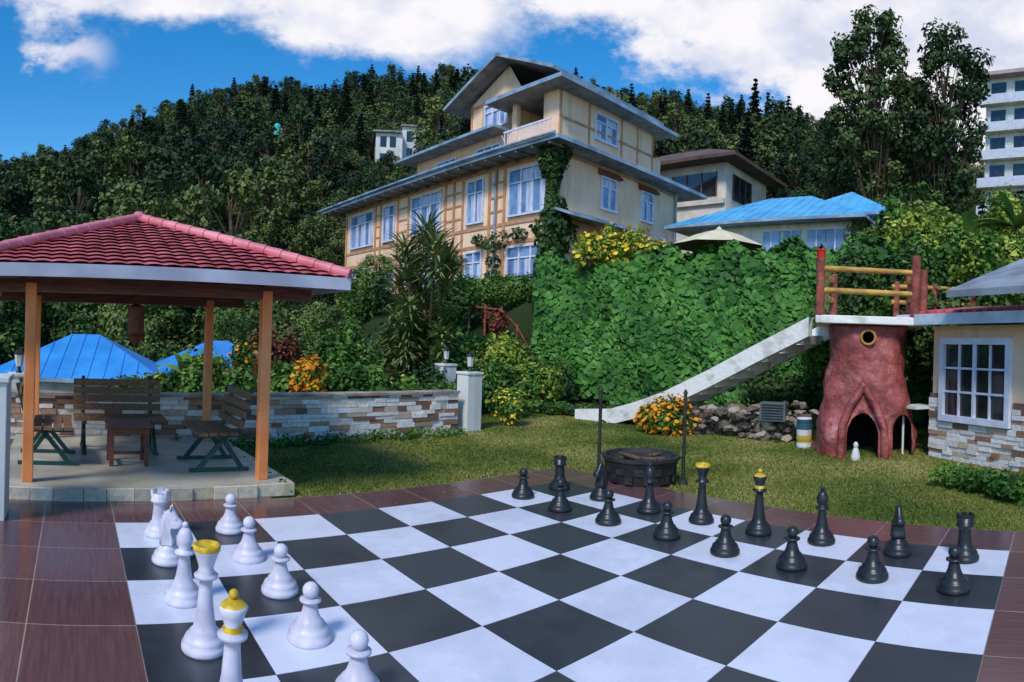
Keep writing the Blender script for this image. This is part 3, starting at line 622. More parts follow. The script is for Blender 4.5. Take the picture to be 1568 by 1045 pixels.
ca,sa=math.cos(orz),math.sin(orz)
pot(OX-.82*ca+.68*sa,OY-.82*sa-.68*ca,3.19,(225,40,45),'red_flower_pot'); pot(7.2+1.15*math.cos(-.35),9.6+1.15*math.sin(-.35),3.05,(80,50,170),'purple_flower_pot')
R=np.random.default_rng(11)
m_rock=islandmat('rubble',[lin((140,125,110)),lin((105,92,80)),lin((170,155,138)),lin((90,82,75))],bump=.6,bscale=25)
b=B()
for i in range(260):
    t=R.random(); c=np.array([3.5,12.0])*(1-t)+np.array([5.25,10.3])*t+R.normal(0,.15,2); z=R.uniform(0,.62)*(.75+.35*t)
    s=R.uniform(.07,.16)
    V=R.normal(0,1,(14,3)); V/=np.linalg.norm(V,axis=1,keepdims=True); V=V*s*np.array([1,.8,.65])
    bm=bmesh.new(); [bm.verts.new(v) for v in V]; bmesh.ops.convex_hull(bm,input=bm.verts); bm.verts.ensure_lookup_table(); 
    vi={v:i for i,v in enumerate(bm.verts)}; VV=[v.co[:] for v in bm.verts]; FF=[[vi[v] for v in f.verts] for f in bm.faces]; bm.free()
    b.addpoly(np.array(VV)+[c[0],c[1],z+.02],FF,0)
b.obj('rubble_stones',[m_rock])
P=empty('outdoor_unit_box',(4.72,10.55,.38),-.6); b=B(); b.bx(-.24,.24,-.15,.15,0,.34); b.obj('casing',[mat('dusty_grey_metal',lin((95,105,112)),scale=5)],P,bevel=.01)
b=B(); [b.bx(-.2,.2,-.165,-.152,.04+i*.05,.06+i*.05) for i in range(6)]; b.obj('grille',[m_lampb],P)
P=empty('painted_barrel',(4.95,9.75,0)); b=B(); b.lathe([(0,0),(.125,0),(.135,.03),(.13,.1),(.14,.16),(.132,.22),(.14,.32),(.13,.42),(.135,.5),(.125,.52),(0,.5)],20,0,mis=[0,0,0,1,1,0,2,2,0,0]); b.obj('drum',[m_white,mat('barrel_yellow',lin((200,165,60))),mat('barrel_teal',lin((50,90,110)))],P)
b=B(); b.lathe([(0,0),(.07,0),(.075,.05),(.06,.12),(.045,.17),(.03,.19),(.04,.22),(.04,.25),(.02,.28),(0,.29)],16,0); b.obj('white_garden_ornament',[m_white],None,(5.15,8.35,0))
# ------------------------------------------------------------------ cottage at right
def cottage():
    cx,cy=6.48,8.13; rz=math.atan2(-.995,.1); P=empty('cream_cottage',(cx,cy,0),rz)
    W=B(); W.bx(0,6,.0,5,-.2,2.15,0); W.obj('walls',[m_cream],P)
    b=B()
    cladding(b,-.03,6,-.003,0,.6); cladding(b,-.03,.22,-.003,.6,1.05)
    cladding(b,1.72,6,-.003,.6,1.0); b.obj('ledgestone_cladding',[m_ledge],P)
    Wn=B(); x0,x1,z0,z1=.32,1.6,.72,1.85
    Wn.bx(x0,x1,-.03,-.004,z0,z1,1)
    for (a,b_,c,d) in[(x0-.09,x1+.09,z1,z1+.1),(x0-.09,x1+.09,z0-.1,z0),(x0-.09,x0,z0,z1),(x1,x1+.09,z0,z1)]: Wn.bx(a,b_,-.1,-.004,c,d,0)
    for i in(1,2,3): x=x0+(x1-x0)*i/4; Wn.bx(x-(.03 if i==2 else .014),x+(.03 if i==2 else .014),-.07,-.032,z0,z1,0)
    for i in(1,2): z=z0+(z1-z0)*i/3; Wn.bx(x0,x1,-.068,-.033,z-.016,z+.016,0)
    Wn.obj('window',[m_frame,m_dglass],P)
    R=B()
    V=np.array([[-.45,-.45,2.15],[6.4,-.45,2.15],[6.4,2.6,2.5],[-.45,2.6,2.5]]); V2=V+[0,0,.17]
    R.addpoly(np.vstack([V,V2]),[[3,2,1,0],[0,1,5,4],[1,2,6,5],[2,3,7,6],[3,0,4,7]],0); R.addpoly(V2,[[0,1,2,3]],1)
    for i in range(34): x=-.4+i*.2; R.cyl((x,-.36,2.34),(x,1.2,2.53),.035,seg=8,mi=1)
    V=np.array([[1.0,-.75,2.52],[6.5,-.75,2.52],[6.5,2,3.6],[1.0,2,3.6]]); V2=V+[0,0,.1]
    R.addpoly(np.vstack([V,V2]),[[3,2,1,0],[0,1,5,4],[1,2,6,5],[2,3,7,6],[3,0,4,7]],2); R.addpoly(V2,[[0,1,2,3]],2)
    R.obj('roof',[mat('pale_blue_fascia',lin((212,224,234)),lin((178,192,204)),scale=3),m_rtile,mat('weathered_grey_roof',lin((150,160,168)),lin((115,122,130)),scale=2)],P)
    b=B(); b.bx(-.42,-.02,-.35,.1,.78,.83); b.cyl((-.38,-.3,0),(-.38,-.3,.78),.02,seg=8); b.obj('side_shelf',[m_white],P)
cottage()
# ------------------------------------------------------------------ parasol
x,y,_=pol(.325,18.3); P=empty('patio_umbrella',(x,y,4.05)); b=B()
n=8; 
for i in range(n):
    a0,a1=i*2*math.pi/n,(i+1)*2*math.pi/n; am=(a0+a1)/2; r=1.4
    V=[[0,0,1.12]]+[[r*.5*math.cos(a0),r*.5*math.sin(a0),.9],[r*.46*math.cos(am),r*.46*math.sin(am),.88],[r*.5*math.cos(a1),r*.5*math.sin(a1),.9],[r*math.cos(a0),r*math.sin(a0),.58],[r*.9*math.cos(am),r*.9*math.sin(am),.58],[r*math.cos(a1),r*math.sin(a1),.58]]
    b.addpoly(V,[[0,1,2],[0,2,3],[1,4,5,2],[2,5,6,3]],0)
b.lathe([(.0,1.2),(.04,1.16),(.12,1.09)],10,0)
b.obj('canopy',[mat('beige_canvas',lin((225,212,180)),lin((205,190,155)),scale=2)],P); b=B(); b.cyl((0,0,0),(0,0,1.12),.03,seg=8); b.obj('pole',[m_white],P)
# ------------------------------------------------------------------ vegetation
lm_far=leafmat('forest_leaves',[(.012,.028,.013),(.026,.05,.018),(.046,.076,.024),(.11,.13,.038)],scale=.06,objrand=1.0)
lm_con=leafmat('conifer_needles',[(.008,.02,.016),(.015,.032,.02),(.026,.046,.026)],scale=.3,objrand=.3)
lm_grn=leafmat('green_leaves',[(.016,.05,.01),(.04,.105,.018),(.085,.17,.03),(.15,.24,.05)],scale=.9,trans=.15)
lm_drk=leafmat('dark_green_leaves',[(.016,.038,.012),(.03,.065,.018),(.055,.1,.028)],scale=.8)
lm_yel=leafmat('yellow_green_leaves',[(.05,.1,.015),(.13,.2,.025),(.26,.32,.05),(.4,.42,.1)],scale=1.1,trans=.15)
lm_red=leafmat('red_leaves',[(.05,.03,.015),(.11,.035,.02),(.2,.06,.03)],scale=2)
lm_ivy=leafmat('ivy_leaves',[(.012,.045,.010),(.026,.095,.015),(.05,.15,.024),(.10,.235,.045)],scale=1.0,rough=.5,amp=1.1,k=1.25)
m_org=leafmat('orange_petals',[(.6,.2,.01),(.8,.34,.02)],scale=3,k=1)
m_ylw=leafmat('yellow_petals',[(.7,.45,.02),(.85,.62,.06)],scale=3,k=1)
def tree_mesh(name,h,cr,ncl,nl,ls,seed,leaf,zc=.62,rz=.38,crl=(.24,.42),trunk=.035,tmpl=T_OVAL):
    R=np.random.default_rng(seed); b=B(); lean=R.normal(0,.03,2)*h
    pts=[np.array([lean[0]*t*t,lean[1]*t*t,h*.8*t]) for t in np.linspace(0,1,6)]
    for i in range(5): b.cyl(pts[i],pts[i+1],trunk*h*(1-i*.17),trunk*h*(1-(i+1)*.17),seg=7,mi=0,cap=False)
    for i in range(ncl):
        d=R.normal(0,1,3); d/=np.linalg.norm(d); q=R.uniform(.35,1)**(1/2)
        c=np.array([lean[0],lean[1],h*zc])+d*q*np.array([cr*.8,cr*.8,h*rz*.85])
        k=min(4,max(1,int((c[2]/h-.3)/.13))); st=pts[k]
        b.cyl(st,c,trunk*h*.2,trunk*h*.06,seg=5,mi=0,cap=False)
        rr=cr*R.uniform(*crl); blob(b,c,(rr,rr,rr*.75),nl,ls,1,tmpl=tmpl,R=R,top=.4,shell=.5)
    me_o=b.obj(name,[m_bark,leaf]); me=me_o.data; D.objects.remove(me_o); return me
def conifer_mesh(name,h,r,n,ls,seed):
    R=np.random.default_rng(seed); b=B(); b.cyl((0,0,0),(0,0,h*.95),.02*h,.003*h,seg=7,mi=0,cap=False)
    tiers=int(h*1.6); 
    for k in range(tiers):
        f=k/tiers; z=h*(.12+.86*f); rr=r*(1-f)**.85*R.uniform(.8,1.1)+.12; nb=max(4,int(9*(1-f))+3)
        for j in range(nb):
            a=R.uniform(0,6.28); rj=rr*R.uniform(.7,1.1); e=np.array([rj*math.cos(a),rj*math.sin(a),-rj*.25]); p0=np.array([0,0,z])
            b.cyl(p0,p0+e,.012*h*.5,.01,seg=4,mi=0,cap=False)
            m=max(3,int(n/tiers/nb)); t=R.uniform(.1,1,m)[:,None]; p=p0+e*t+R.normal(0,.11*rr+.03,(m,3))*[1,1,.5]
            leaves(b,p,R.normal(0,.5,(m,3))+[0,0,1],ls*R.uniform(.6,1.2,m),1,T_OVAL,R=R)
    o=b.obj(name,[m_bark,lm_con]); me=o.data; D.objects.remove(o); return me
far=[tree_mesh('crown_a',9,3.6,18,60,.46,1,lm_far),tree_mesh('crown_b',8,3.2,16,60,.42,2,lm_far,zc=.58),tree_mesh('crown_c',11,3.0,20,60,.44,3,lm_far,zc=.6,rz=.42),tree_mesh('crown_d',7,3.8,18,64,.44,4,lm_far,zc=.55,rz=.35)]
con=[conifer_mesh('spruce_a',13,2.4,2600,.5,5),conifer_mesh('spruce_b',11,1.8,2200,.45,6)]
def put(me,x,y,z,s,rz,parent=None,name=None,sz=None):
    o=D.objects.new(name or me.name,me); scene.collection.objects.link(o); o.location=(x,y,z); o.rotation_euler[2]=rz; o.scale=(s,s,sz or s)
    if parent: o.parent=parent
    return o
F=empty('forest'); R=np.random.default_rng(21); cnt=0
while cnt<2600:
    az=R.uniform(-1.0,1.0); r=math.sqrt(R.uniform(38**2,153**2))
    if r<52 and -.36<az<.62: continue
    if r<44 and az<-.36 and az>-.42: continue
    if abs(az+.19)<.05 and 52<r<78: continue
    if abs(az+.384)<.014 and 66<r<86: continue
    if az>.62 and 40<r<88: continue
    x,y,_=pol(az,r); z=gh(x,y)-.4
    if R.random()<(.2 if r<125 else .05): me=con[R.integers(2)]; s=R.uniform(.45,.85)
    else: me=far[R.integers(4)]; s=R.uniform(.55,1.05)*(1 if r<80 else .88)
    put(me,x,y,z,s,R.uniform(0,6.28),F); cnt+=1
for i in range(230):
    az=R.uniform(-.42,-.17); r=R.uniform(27,60)
    if az>-.3 and r<44: continue
    x,y,_=pol(az,r); put(far[R.integers(4)],x,y,gh(x,y)-.5,R.uniform(.28,.42)*(1.2 if r>45 else 1),R.uniform(0,6.28),F)
for i in range(60):
    az=R.uniform(-.27,-.13); r=R.uniform(46,75); x,y,_=pol(az,r); put(far[R.integers(4)],x,y,gh(x,y)-.6,R.uniform(.25,.36),R.uniform(0,6.28),F)
def named_con(u_az,r,top_t,name='conifer_tree',k=0,w=.85):
    x,y,_=pol(u_az,r); z=gh(x,y)-.3; H=1.7+top_t*r-z; hh=13 if k==0 else 11; s=H/hh; o=put(con[k],x,y,z,s*w,R.uniform(0,6),name=name,sz=s)
for (u,v,r,k) in [(557,96,132,1),(530,114,134,1),(628,98,135,1),(955,122,112,1),(1073,136,108,1),(1145,112,100,0),(1197,140,108,1),(912,128,112,1),(1000,142,112,0),(1110,146,110,1),(655,104,128,0),(1165,135,108,0)]:
    named_con((u-784)/960,r,(523-v+.0314*(u-784))/960,k=k)
mid=[tree_mesh('mid_a',7,2.6,26,130,.26,31,leafmat('mid_leaves',[(.02,.045,.014),(.045,.085,.02),(.085,.135,.03),(.15,.19,.05)],scale=.35,objrand=.6))]
mid.append(tree_mesh('mid_b',6,2.3,24,130,.24,32,mid[0].materials[1],zc=.55,rz=.42)); mid.append(tree_mesh('mid_c',8,2.0,26,120,.24,33,mid[0].materials[1],zc=.58,rz=.42))
R=np.random.default_rng(5)
for i in range(95):
    az=R.uniform(-1.0,-.31); r=R.uniform(22,44)
    if az>-.36 and r>30: continue
    if -.82<az<-.42 and r<25: continue
    x,y,_=pol(az,r); s=R.uniform(.7,1.15)*(.7 if r<28 else 1)*(.6 if az>-.4 else 1); put(mid[i%3],x,y,gh(x,y)-.2,s,R.uniform(0,6.28),name='broadleaf_tree')
for (az,r,s,k) in [(-.33,19,.5,0),(-.28,20,.4,1),(-.4,17,.45,2),(-.46,19,.55,0),(-.12,19,.3,1),(-.25,23,.38,1),(-.3,25,.42,0),(-.27,28,.3,2),(-.31,30,.45,1),(-.22,24,.3,0),(-.335,27,.5,2)]:
    x,y,_=pol(az,r); put(mid[k],x,y,gh(x,y)-.2,s,r,name='broadleaf_tree')
for (az,r,s,k) in [(.50,27,.5,0),(.56,25,.6,1),(.63,23,.55,0),(.7,24,.6,1),(.78,22,.5,2),(.86,22,.5,0),(.47,40,.9,2),(.6,34,.8,0),(.72,32,.6,1),(.52,36,.8,1),(.66,38,.9,0),(.71,42,.8,1),(.63,42,1.1,0),(.57,40,1.0,1)]:
    x,y,_=pol(az,r); put(mid[k],x,y,gh(x,y)-.2,s,r,name='broadleaf_tree')
lm_tall=leafmat('tall_tree_leaves',[(.018,.036,.016),(.036,.062,.024),(.064,.095,.032),(.11,.135,.045)],scale=.2,objrand=.3)
tall=[tree_mesh('tall_a',20,3.4,85,120,.33,41,lm_tall,zc=.6,rz=.41,crl=(.16,.33),trunk=.014),tree_mesh('tall_b',19,3.7,90,120,.33,42,lm_tall,zc=.58,rz=.43,crl=(.16,.33),trunk=.014)]
for (az,r,s,k) in [(.575,44,1.02,0),(.672,44,1.05,1),(.62,47,.82,0),(.53,45,.72,1),(.5,52,.62,1)]:
    x,y,_=pol(az,r); put(tall[k],x,y,gh(x,y)-.3,s,k+r,name='tall_tree')
# ivy bank
b=B(); R=np.random.default_rng(8); n=15000
az=R.uniform(.035,.66,n); s=R.random(n)
def ivy(az,s):
    rb=np.interp(az,[.05,.27,.56,.9],[19.6,17.2,15.4,13.7]); bul=.14*np.sin(az*38)+.12*np.sin(s*7+az*55)+.08*np.sin(az*110+s*13)
    r=rb-.75+s*1.15-bul-.25*np.sin(s*math.pi); z=s*4.15+.12*np.sin(az*60)+.08*np.sin(az*131)*s
    return np.stack([r*np.sin(az),r*np.cos(az),z],-1)
A_,S_=np.meshgrid(np.linspace(.03,.67,120),np.linspace(-.05,1,30),indexing='ij'); G=ivy(A_,S_); top=G[:,-1:]+np.stack([np.sin(A_[:,-1:]),np.cos(A_[:,-1:]),0*A_[:,-1:]],-1)*1.5
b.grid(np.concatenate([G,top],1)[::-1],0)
p=ivy(az,s); out=np.stack([-np.sin(az)+.0,-np.cos(az),.55+0*az],1)
p=p+out*R.uniform(.03,.24,n)[:,None]
leaves(b,p,out+R.normal(0,.36,(n,3)),R.uniform(.13,.24,n),1,T_ROUND,down=True,R=R)
n=5000; az=R.uniform(.035,.66,n); p=ivy(az,np.ones(n)); p=p+np.stack([np.sin(az),np.cos(az),0*az],1)*R.uniform(-.1,1.4,n)[:,None]; p[:,2]+=R.uniform(0,.3,n)+.12*np.maximum(0,np.sin(az*47))
leaves(b,p,R.normal(0,.6,(n,3))+[0,-.3,.8],R.uniform(.11,.2,n),1,T_ROUND,R=R)
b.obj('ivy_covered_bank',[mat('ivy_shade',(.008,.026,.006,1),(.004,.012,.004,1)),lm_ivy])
b=B(); R=np.random.default_rng(9)
for z in np.linspace(3.4,9,30):
    w=.45+.25*math.sin(z*2.3)+(.35 if z<6.2 else 0); blob(b,(1.42+R.normal(0,.12),23.75,z),(w*.9,w*.7,.35),150,.17,0,T_ROUND,R=R)
for (yy,z,w) in [(2.8,5.9,.35),(3.4,5.7,.3),(4.2,5.95,.25),(1.8,6.0,.25),(5.6,5.2,.25),(3.3,5.0,.25),(3.2,4.4,.25),(6.4,5.6,.3)]:
    X_=1.52-.68*yy-.25*.733; Y_=23.95+.733*yy-.25*.68; blob(b,(X_,Y_,z),(w*1.6,w*1.6,w),110,.13,0,T_ROUND,R=R)
b.obj('climbing_vine',[lm_drk])
def shrub(name,x,y,z,rad,n,ls,leaf,fl=None,nf=0,fs=.06,tmpl=T_OVAL,seed=0,lumps=7,stems=True):
    R=np.random.default_rng(seed+int(abs(x*31+y*17)*10)); b=B(); rx,ry,rz=rad
    for i in range(lumps):
        d=R.normal(0,1,3); d/=np.linalg.norm(d); d[2]=abs(d[2])*.9-.1; c=np.array([0,0,rz*.45])+d*np.array([rx,ry,rz])*.5*R.uniform(.5,1)
        q=R.uniform(.38,.6); 
        if stems: b.cyl((0,0,0),c,.02,.008,seg=5,mi=2,cap=False)
        blob(b,c,(rx*q,ry*q,rz*q*.8),n//lumps,ls,0,tmpl,R=R,shell=.45,top=.3)
        if fl: blob(b,c,(rx*q*1.02,ry*q*1.02,rz*q*.85),nf//lumps,fs,1,T_ROUND,R=R,shell=.95,top=.8)
    return b.obj(name,[leaf,fl or leaf,m_bark],None,(x,y,z))
def S(name,az,r,rad,n,ls,leaf,z=None,**k):
    x,y,_=pol(az,r); return shrub(name,x,y,gh(x,y) if z is None else z,rad,n,ls,leaf,**k)
S('marigold_bush',.262,12.1,(.8,.45,.66),2000,.07,lm_grn,fl=m_org,nf=520,fs=.085)
S('marigold_bush',.225,12.4,(.5,.4,.5),1200,.07,lm_grn,fl=m_ylw,nf=220,fs=.08)
S('marigold_bush',-.01,12.5,(.5,.45,.75),1800,.07,lm_grn,fl=m_ylw,nf=200,fs=.06)
S('marigold_bush',-.325,11.3,(.42,.4,.8),900,.09,lm_grn,fl=m_org,nf=420,fs=.1,z=.4)
S('marigold_bush',-.43,12.3,(.35,.35,.6),500,.09,lm_grn,fl=m_org,nf=130,fs=.08,z=.9)
R=np.random.default_rng(77)
pal=[lm_grn,lm_drk,lm_grn,lm_yel,lm_grn]
for i in range(60):
    az=-.62+i*.0105+R.normal(0,.01); r=R.uniform(12.6,15.5) if az>-.2 else R.uniform(11.4,13.6)
    if az>-.09: r=R.uniform(13.8,16)
    hh=R.uniform(.5,1.1); x,y,_=pol(az,r); S('garden_shrub',az,r,(R.uniform(.4,.75),.45,hh),700,R.uniform(.08,.13),pal[R.integers(5)],z=max(gh(x,y),.1 if az<-.12 else -9),seed=i,stems=False)
for i in range(34):
    az=R.uniform(-.5,-.02) if i<26 else R.uniform(-.33,-.2); r=R.uniform(15,20) if i<26 else R.uniform(20,28); S('garden_shrub',az,r,(R.uniform(.7,1.2),.8,R.uniform(1.0,1.9)),1200,.14,pal[R.integers(5)],seed=100+i,stems=False)
for az,r,l in [(-.4,14.5,lm_red),(-.36,16,lm_red)]: S('red_leaf_shrub',az,r,(.6,.6,1.4),1000,.12,l,z=.4)
for az,r in [(-.02,19),(-.035,19.4)]: S('red_leaf_shrub',az,r,(.5,.5,.8),600,.12,lm_red)
for i in range(16):
    az=R.uniform(-.06,.10); r=R.uniform(15.3,18.2); S('garden_shrub',az,r,(R.uniform(.5,1),.6,R.uniform(.7,1.3)),1100,.12,[lm_grn,lm_drk,lm_yel][i%3],seed=200+i,stems=False)
b=B(); p0=np.array(pol(-.13,21.5)); p1=np.array(pol(.07,20.3))
for t in np.linspace(0,1,22): c=p0*(1-t)+p1*t; c[2]=3.15+.35*t; blob(b,c,(.35,.35,.55),420,.11,0,R=R,shell=.7)
b.obj('clipped_hedge',[lm_grn])
P=empty('garden_path_handrail'); b=B()
for i in range(6):
    t=i/5; x,y,_=pol(-.07+.13*t,19.2-.3*t); z=gh(x,y); b.cyl((x,y,z),(x,y,z+.95),.04,seg=7); 
    if i: b.cyl(pr,(x,y,z+.85),.03,seg=7)
    pr=(x,y,z+.85)
b.obj('rail_and_posts',[m_lred],P)
m_blade=leafmat('dracaena_blades',[(.06,.09,.025),(.12,.16,.05),(.22,.25,.1)],scale=1.5)
def dracaena(az,r,h,n,seed,name='dracaena_plant'):
    R=np.random.default_rng(seed); x,y,_=pol(az,r); z=gh(x,y); b=B()
    for k in range(n):
        hx,hy=R.normal(0,h*.11,2); hz=h*R.uniform(.45,.8) if k else h*.88
        if k==0: hx=hy=0
        b.cyl((hx*.3,hy*.3,0),(hx,hy,hz),.05,.035,seg=6,mi=1,cap=False)
        for lvl in range(5):
            zz=hz-lvl*.2
            for j in range(34):
                a=R.uniform(0,6.28); up=R.uniform(-.35,1.3); L=R.uniform(.35,.6)*h*.14+.14; d=np.array([math.cos(a),math.sin(a),up]); d/=np.linalg.norm(d); sd=np.cross(d,[0,0,1.]); sd/=np.linalg.norm(sd); p=np.array([hx,hy,zz])
                e=p+d*L*1.0; f=p+d*L*1.7+np.array([0,0,-.25*L])
                b.addpoly([p-sd*.022,p+sd*.022,e+sd*.03,e-sd*.03,f],[[0,1,2,3],[3,2,4]],0)
    b.obj(name,[m_blade,m_bark],None,(x,y,z))
dracaena(-.14,16.2,4.6,8,1); dracaena(-.165,15.2,2.6,6,2); dracaena(-.19,15.8,2.2,5,4); dracaena(-.11,15.5,2.2,4,3)
def banana(x,y,z,h,n,seed,leaf=None,name='banana_plant',w=.22):
    R=np.random.default_rng(seed); b=B(); b.cyl((0,0,0),(0,0,h*.45),.09,.06,seg=8,mi=1,cap=False)
    for k in range(n):
        a=R.uniform(0,6.28); el=R.uniform(.5,1.3); L=h*.62*R.uniform(.8,1.1); pts=[]
        for t in np.linspace(0,1,9): 
            hr=L*t*math.cos(el); zz=h*.42+L*t*math.sin(el)-.45*L*t*t
            pts.append(np.array([hr*math.cos(a),hr*math.sin(a),zz]))
        sd=np.array([-math.sin(a),math.cos(a),0]); P_=[]
        for t,p in zip(np.linspace(0,1,9),pts):
            ww=w*h*.35*math.sin(math.pi*min(1,.08+t*.92))**.6+.01; P_.append([p-sd*ww+[0,0,-ww*.3],p,p+sd*ww+[0,0,-ww*.3]])
        b.grid(np.array(P_),0,False)
    b.obj(name,[leaf or lm_grn,m_bark],None,(x,y,z))
x,y,_=pol(-.52,12.3); banana(x,y,.2,1.6,6,1)
for az,w,zz in[(.12,.6,.9),(.155,.7,1.1),(.19,.7,1.15),(.225,.6,.8)]:
    S('angel_trumpet_shrub',az,18.7,(w,.5,zz),800,.15,lm_yel,fl=m_ylw,nf=90,fs=.15,z=4.0,tmpl=T_LANCE)
R=np.random.default_rng(55)
for i in range(26):
    az=.56+R.random()*.36; r=R.uniform(15.8,21); S('terrace_shrub',az,r,(R.uniform(.7,1.2),.8,R.uniform(1,2.3)),1200,R.uniform(.14,.22),[lm_yel,lm_grn,lm_yel][i%3],seed=300+i,tmpl=T_LANCE if i%2 else T_OVAL)
for az,r,h,s in[(.80,15.6,2.6,5),(.86,15.2,2.4,6),(.73,17,2.3,7)]:
    x,y,_=pol(az,r); banana(x,y,3.8,h,8,s)
for i in range(30):
    az=.5+i*.0115; r=R.uniform(12.2,13.8); S('bank_shrub',az,r,(.8,.7,R.uniform(1.4,2.6)),1100,.13,[lm_grn,lm_drk,lm_grn][i%3],seed=400+i,z=.3+R.random()*1.5,stems=False)
for i in range(10):
    az=.64+i*.03; S('bank_shrub',az,14.6,(.8,.7,1.3),900,.14,[lm_grn,lm_yel][i%2],seed=430+i,z=3.2,stems=False)
for i in range(8):
    S('bank_shrub',.40+i*.022,13.6,(.6,.5,.9),800,.12,lm_drk,seed=460+i,z=.2,stems=False)
b=B(); R=np.random.default_rng(66); o=np.array([-8.2,4.9]); d=np.array([.741,.671]); nrm_=np.array([.671,-.741])
for t in np.arange(4.6,9.7,.16):
    c=o+d*t+nrm_*R.uniform(.18,.4); blob(b,(c[0],c[1],.05),(.16,.16,R.uniform(.1,.2)),110,.055,0,R=R,shell=.4)
b.obj('border_groundcover',[lm_grn])
b=B()
for t in np.linspace(0,1,14):
    c=np.array([-2.35,6.15])+R.normal(0,.04,2)+t*np.array([-1.6,1.9]); blob(b,(c[0],c[1],.04),(.13,.13,.14),100,.05,0,R=R,shell=.4)
b.obj('pavilion_edge_plants',[lm_drk])
for i in range(7): S('low_fern_clump',.70+i*.022,8.1-.15*i,(.35,.3,.3),500,.09,lm_grn,seed=500+i,z=0,tmpl=T_LANCE,stems=False)
for i in range(9): S('path_edge_plants',.0+i*.02,14.6,(.35,.3,.3),500,.07,[lm_grn,lm_drk][i%2],seed=540+i,stems=False)
R=np.random.default_rng(99); n=240000
az=R.uniform(-.42,.95,n); r=np.sqrt(R.uniform(5.4**2,15.2**2,n)); x=r*np.sin(az); y=r*np.cos(az)
rel=np.stack([x-L0[0],y-L0[1]],1); ca_=rel@cd1; cb_=rel@cd2
ok=~((ca_>-1.02*CS-.01)&(cb_<9*CS+.01))&~((ca_<=-1.0*CS)&(cb_<1.66))
wl=np.stack([x+8.2,y-4.9],1); ok&=(wl@np.array([.671,-.741])>.1)|(az>-.07)
pv=np.stack([x+4.28,y-6.25],1); px=pv@np.array([.744,.669]); py=pv@np.array([-.669,.744]); ok&=~((np.abs(px)<1.52)&(np.abs(py)<1.55))
x,y=x[ok],y[ok]; n=len(x); rr=np.hypot(x,y); a=R.uniform(0,6.28,n); w=.005+.0007*rr; h=R.uniform(.012,.032,n); lx,ly=R.normal(0,.012,n),R.normal(0,.012,n); z=ground(x,y)
V=np.stack([np.stack([x-w*np.cos(a),y-w*np.sin(a),z],1),np.stack([x+w*np.cos(a),y+w*np.sin(a),z],1),np.stack([x+lx,y+ly,z+h],1)],1)
b=B(); b.add(V.reshape(-1,3),np.arange(3*n).reshape(n,3),0)
b.obj('lawn_grass',[leafmat('grass_blades',[(.05,.09,.018),(.11,.15,.028),(.20,.21,.05),(.33,.29,.11)],scale=.6,k=1.1,amp=2.1)])
R=np.random.default_rng(123); n=260; az=R.uniform(-.75,.8,n); r=R.uniform(4.2,12,n); x=r*np.sin(az); y=r*np.cos(az)
rel=np.stack([x-L0[0],y-L0[1]],1); onb=((rel@cd1)>-.02)&((rel@cd2)<5.0)&((rel@cd2)>-.02); keep=~onb; x,y=x[keep],y[keep]; n=len(x)
b=B(); leaves(b,np.stack([x,y,np.full(n,.04)],1),R.normal(0,.15,(n,3))+[0,0,1],R.uniform(.03,.05,n),0,T_OVAL,R=R)
b.obj('fallen_leaves',[leafmat('dry_leaves',[(.12,.07,.02),(.25,.15,.04),(.3,.25,.06)],scale=4,k=1)])
# ------------------------------------------------------------------ world + sun
EL=math.radians(46); SA=math.radians(203)
w=D.worlds.new('World'); scene.world=w; w.use_nodes=True; nt=w.node_tree; bg=nt.nodes['Background']
sky=N(nt,'ShaderNodeTexSky'); sky.sky_type='NISHITA'; sky.sun_disc=False; sky.sun_elevation=EL; sky.sun_rotation=SA; sky.air_density=1.0; sky.dust_density=.3; sky.ozone_density=2.0
def M_(op,a,b_=None,c=None):
    n=N(nt,'ShaderNodeMath',operation=op)
    for i,v in enumerate((a,b_,c)):
        if v is None: continue
        if isinstance(v,(int,float)): n.inputs[i].default_value=v
        else: nt.links.new(v,n.inputs[i])
    return n.outputs[0]
tc=N(nt,'ShaderNodeTexCoord'); sp=N(nt,'ShaderNodeSeparateXYZ'); nt.links.new(tc.outputs['Generated'],sp.inputs[0])
X_,Y_,Z_=sp.outputs
az=M_('ARCTAN2',X_,Y_); hy=M_('MAXIMUM',M_('SQRT',M_('ADD',M_('MULTIPLY',X_,X_),M_('MULTIPLY',Y_,Y_))),.05); tt=M_('DIVIDE',Z_,hy)
def noise(sc,det=8,rough=.6,off=0):
    mp=N(nt,'ShaderNodeMapping'); mp.inputs['Location'].default_value=(off,off*.7,0); mp.inputs['Scale'].default_value=(1,1,1.8); nt.links.new(tc.outputs['Generated'],mp.inputs[0])
    n=N(nt,'ShaderNodeTexNoise'); n.inputs['Scale'].default_value=sc; n.inputs['Detail'].default_value=det; n.inputs['Roughness'].default_value=rough; nt.links.new(mp.outputs[0],n.inputs['Vector']); return n.outputs[0]
n1=noise(8,7,.66,3.1); n2=noise(7,3,.6,11.3); n3=noise(6,4,.6,5.5)
az2=M_('ADD',az,M_('MULTIPLY_ADD',n1,.2,-.1)); t2=M_('ADD',tt,M_('MULTIPLY_ADD',n2,.1,-.05))
tot=None
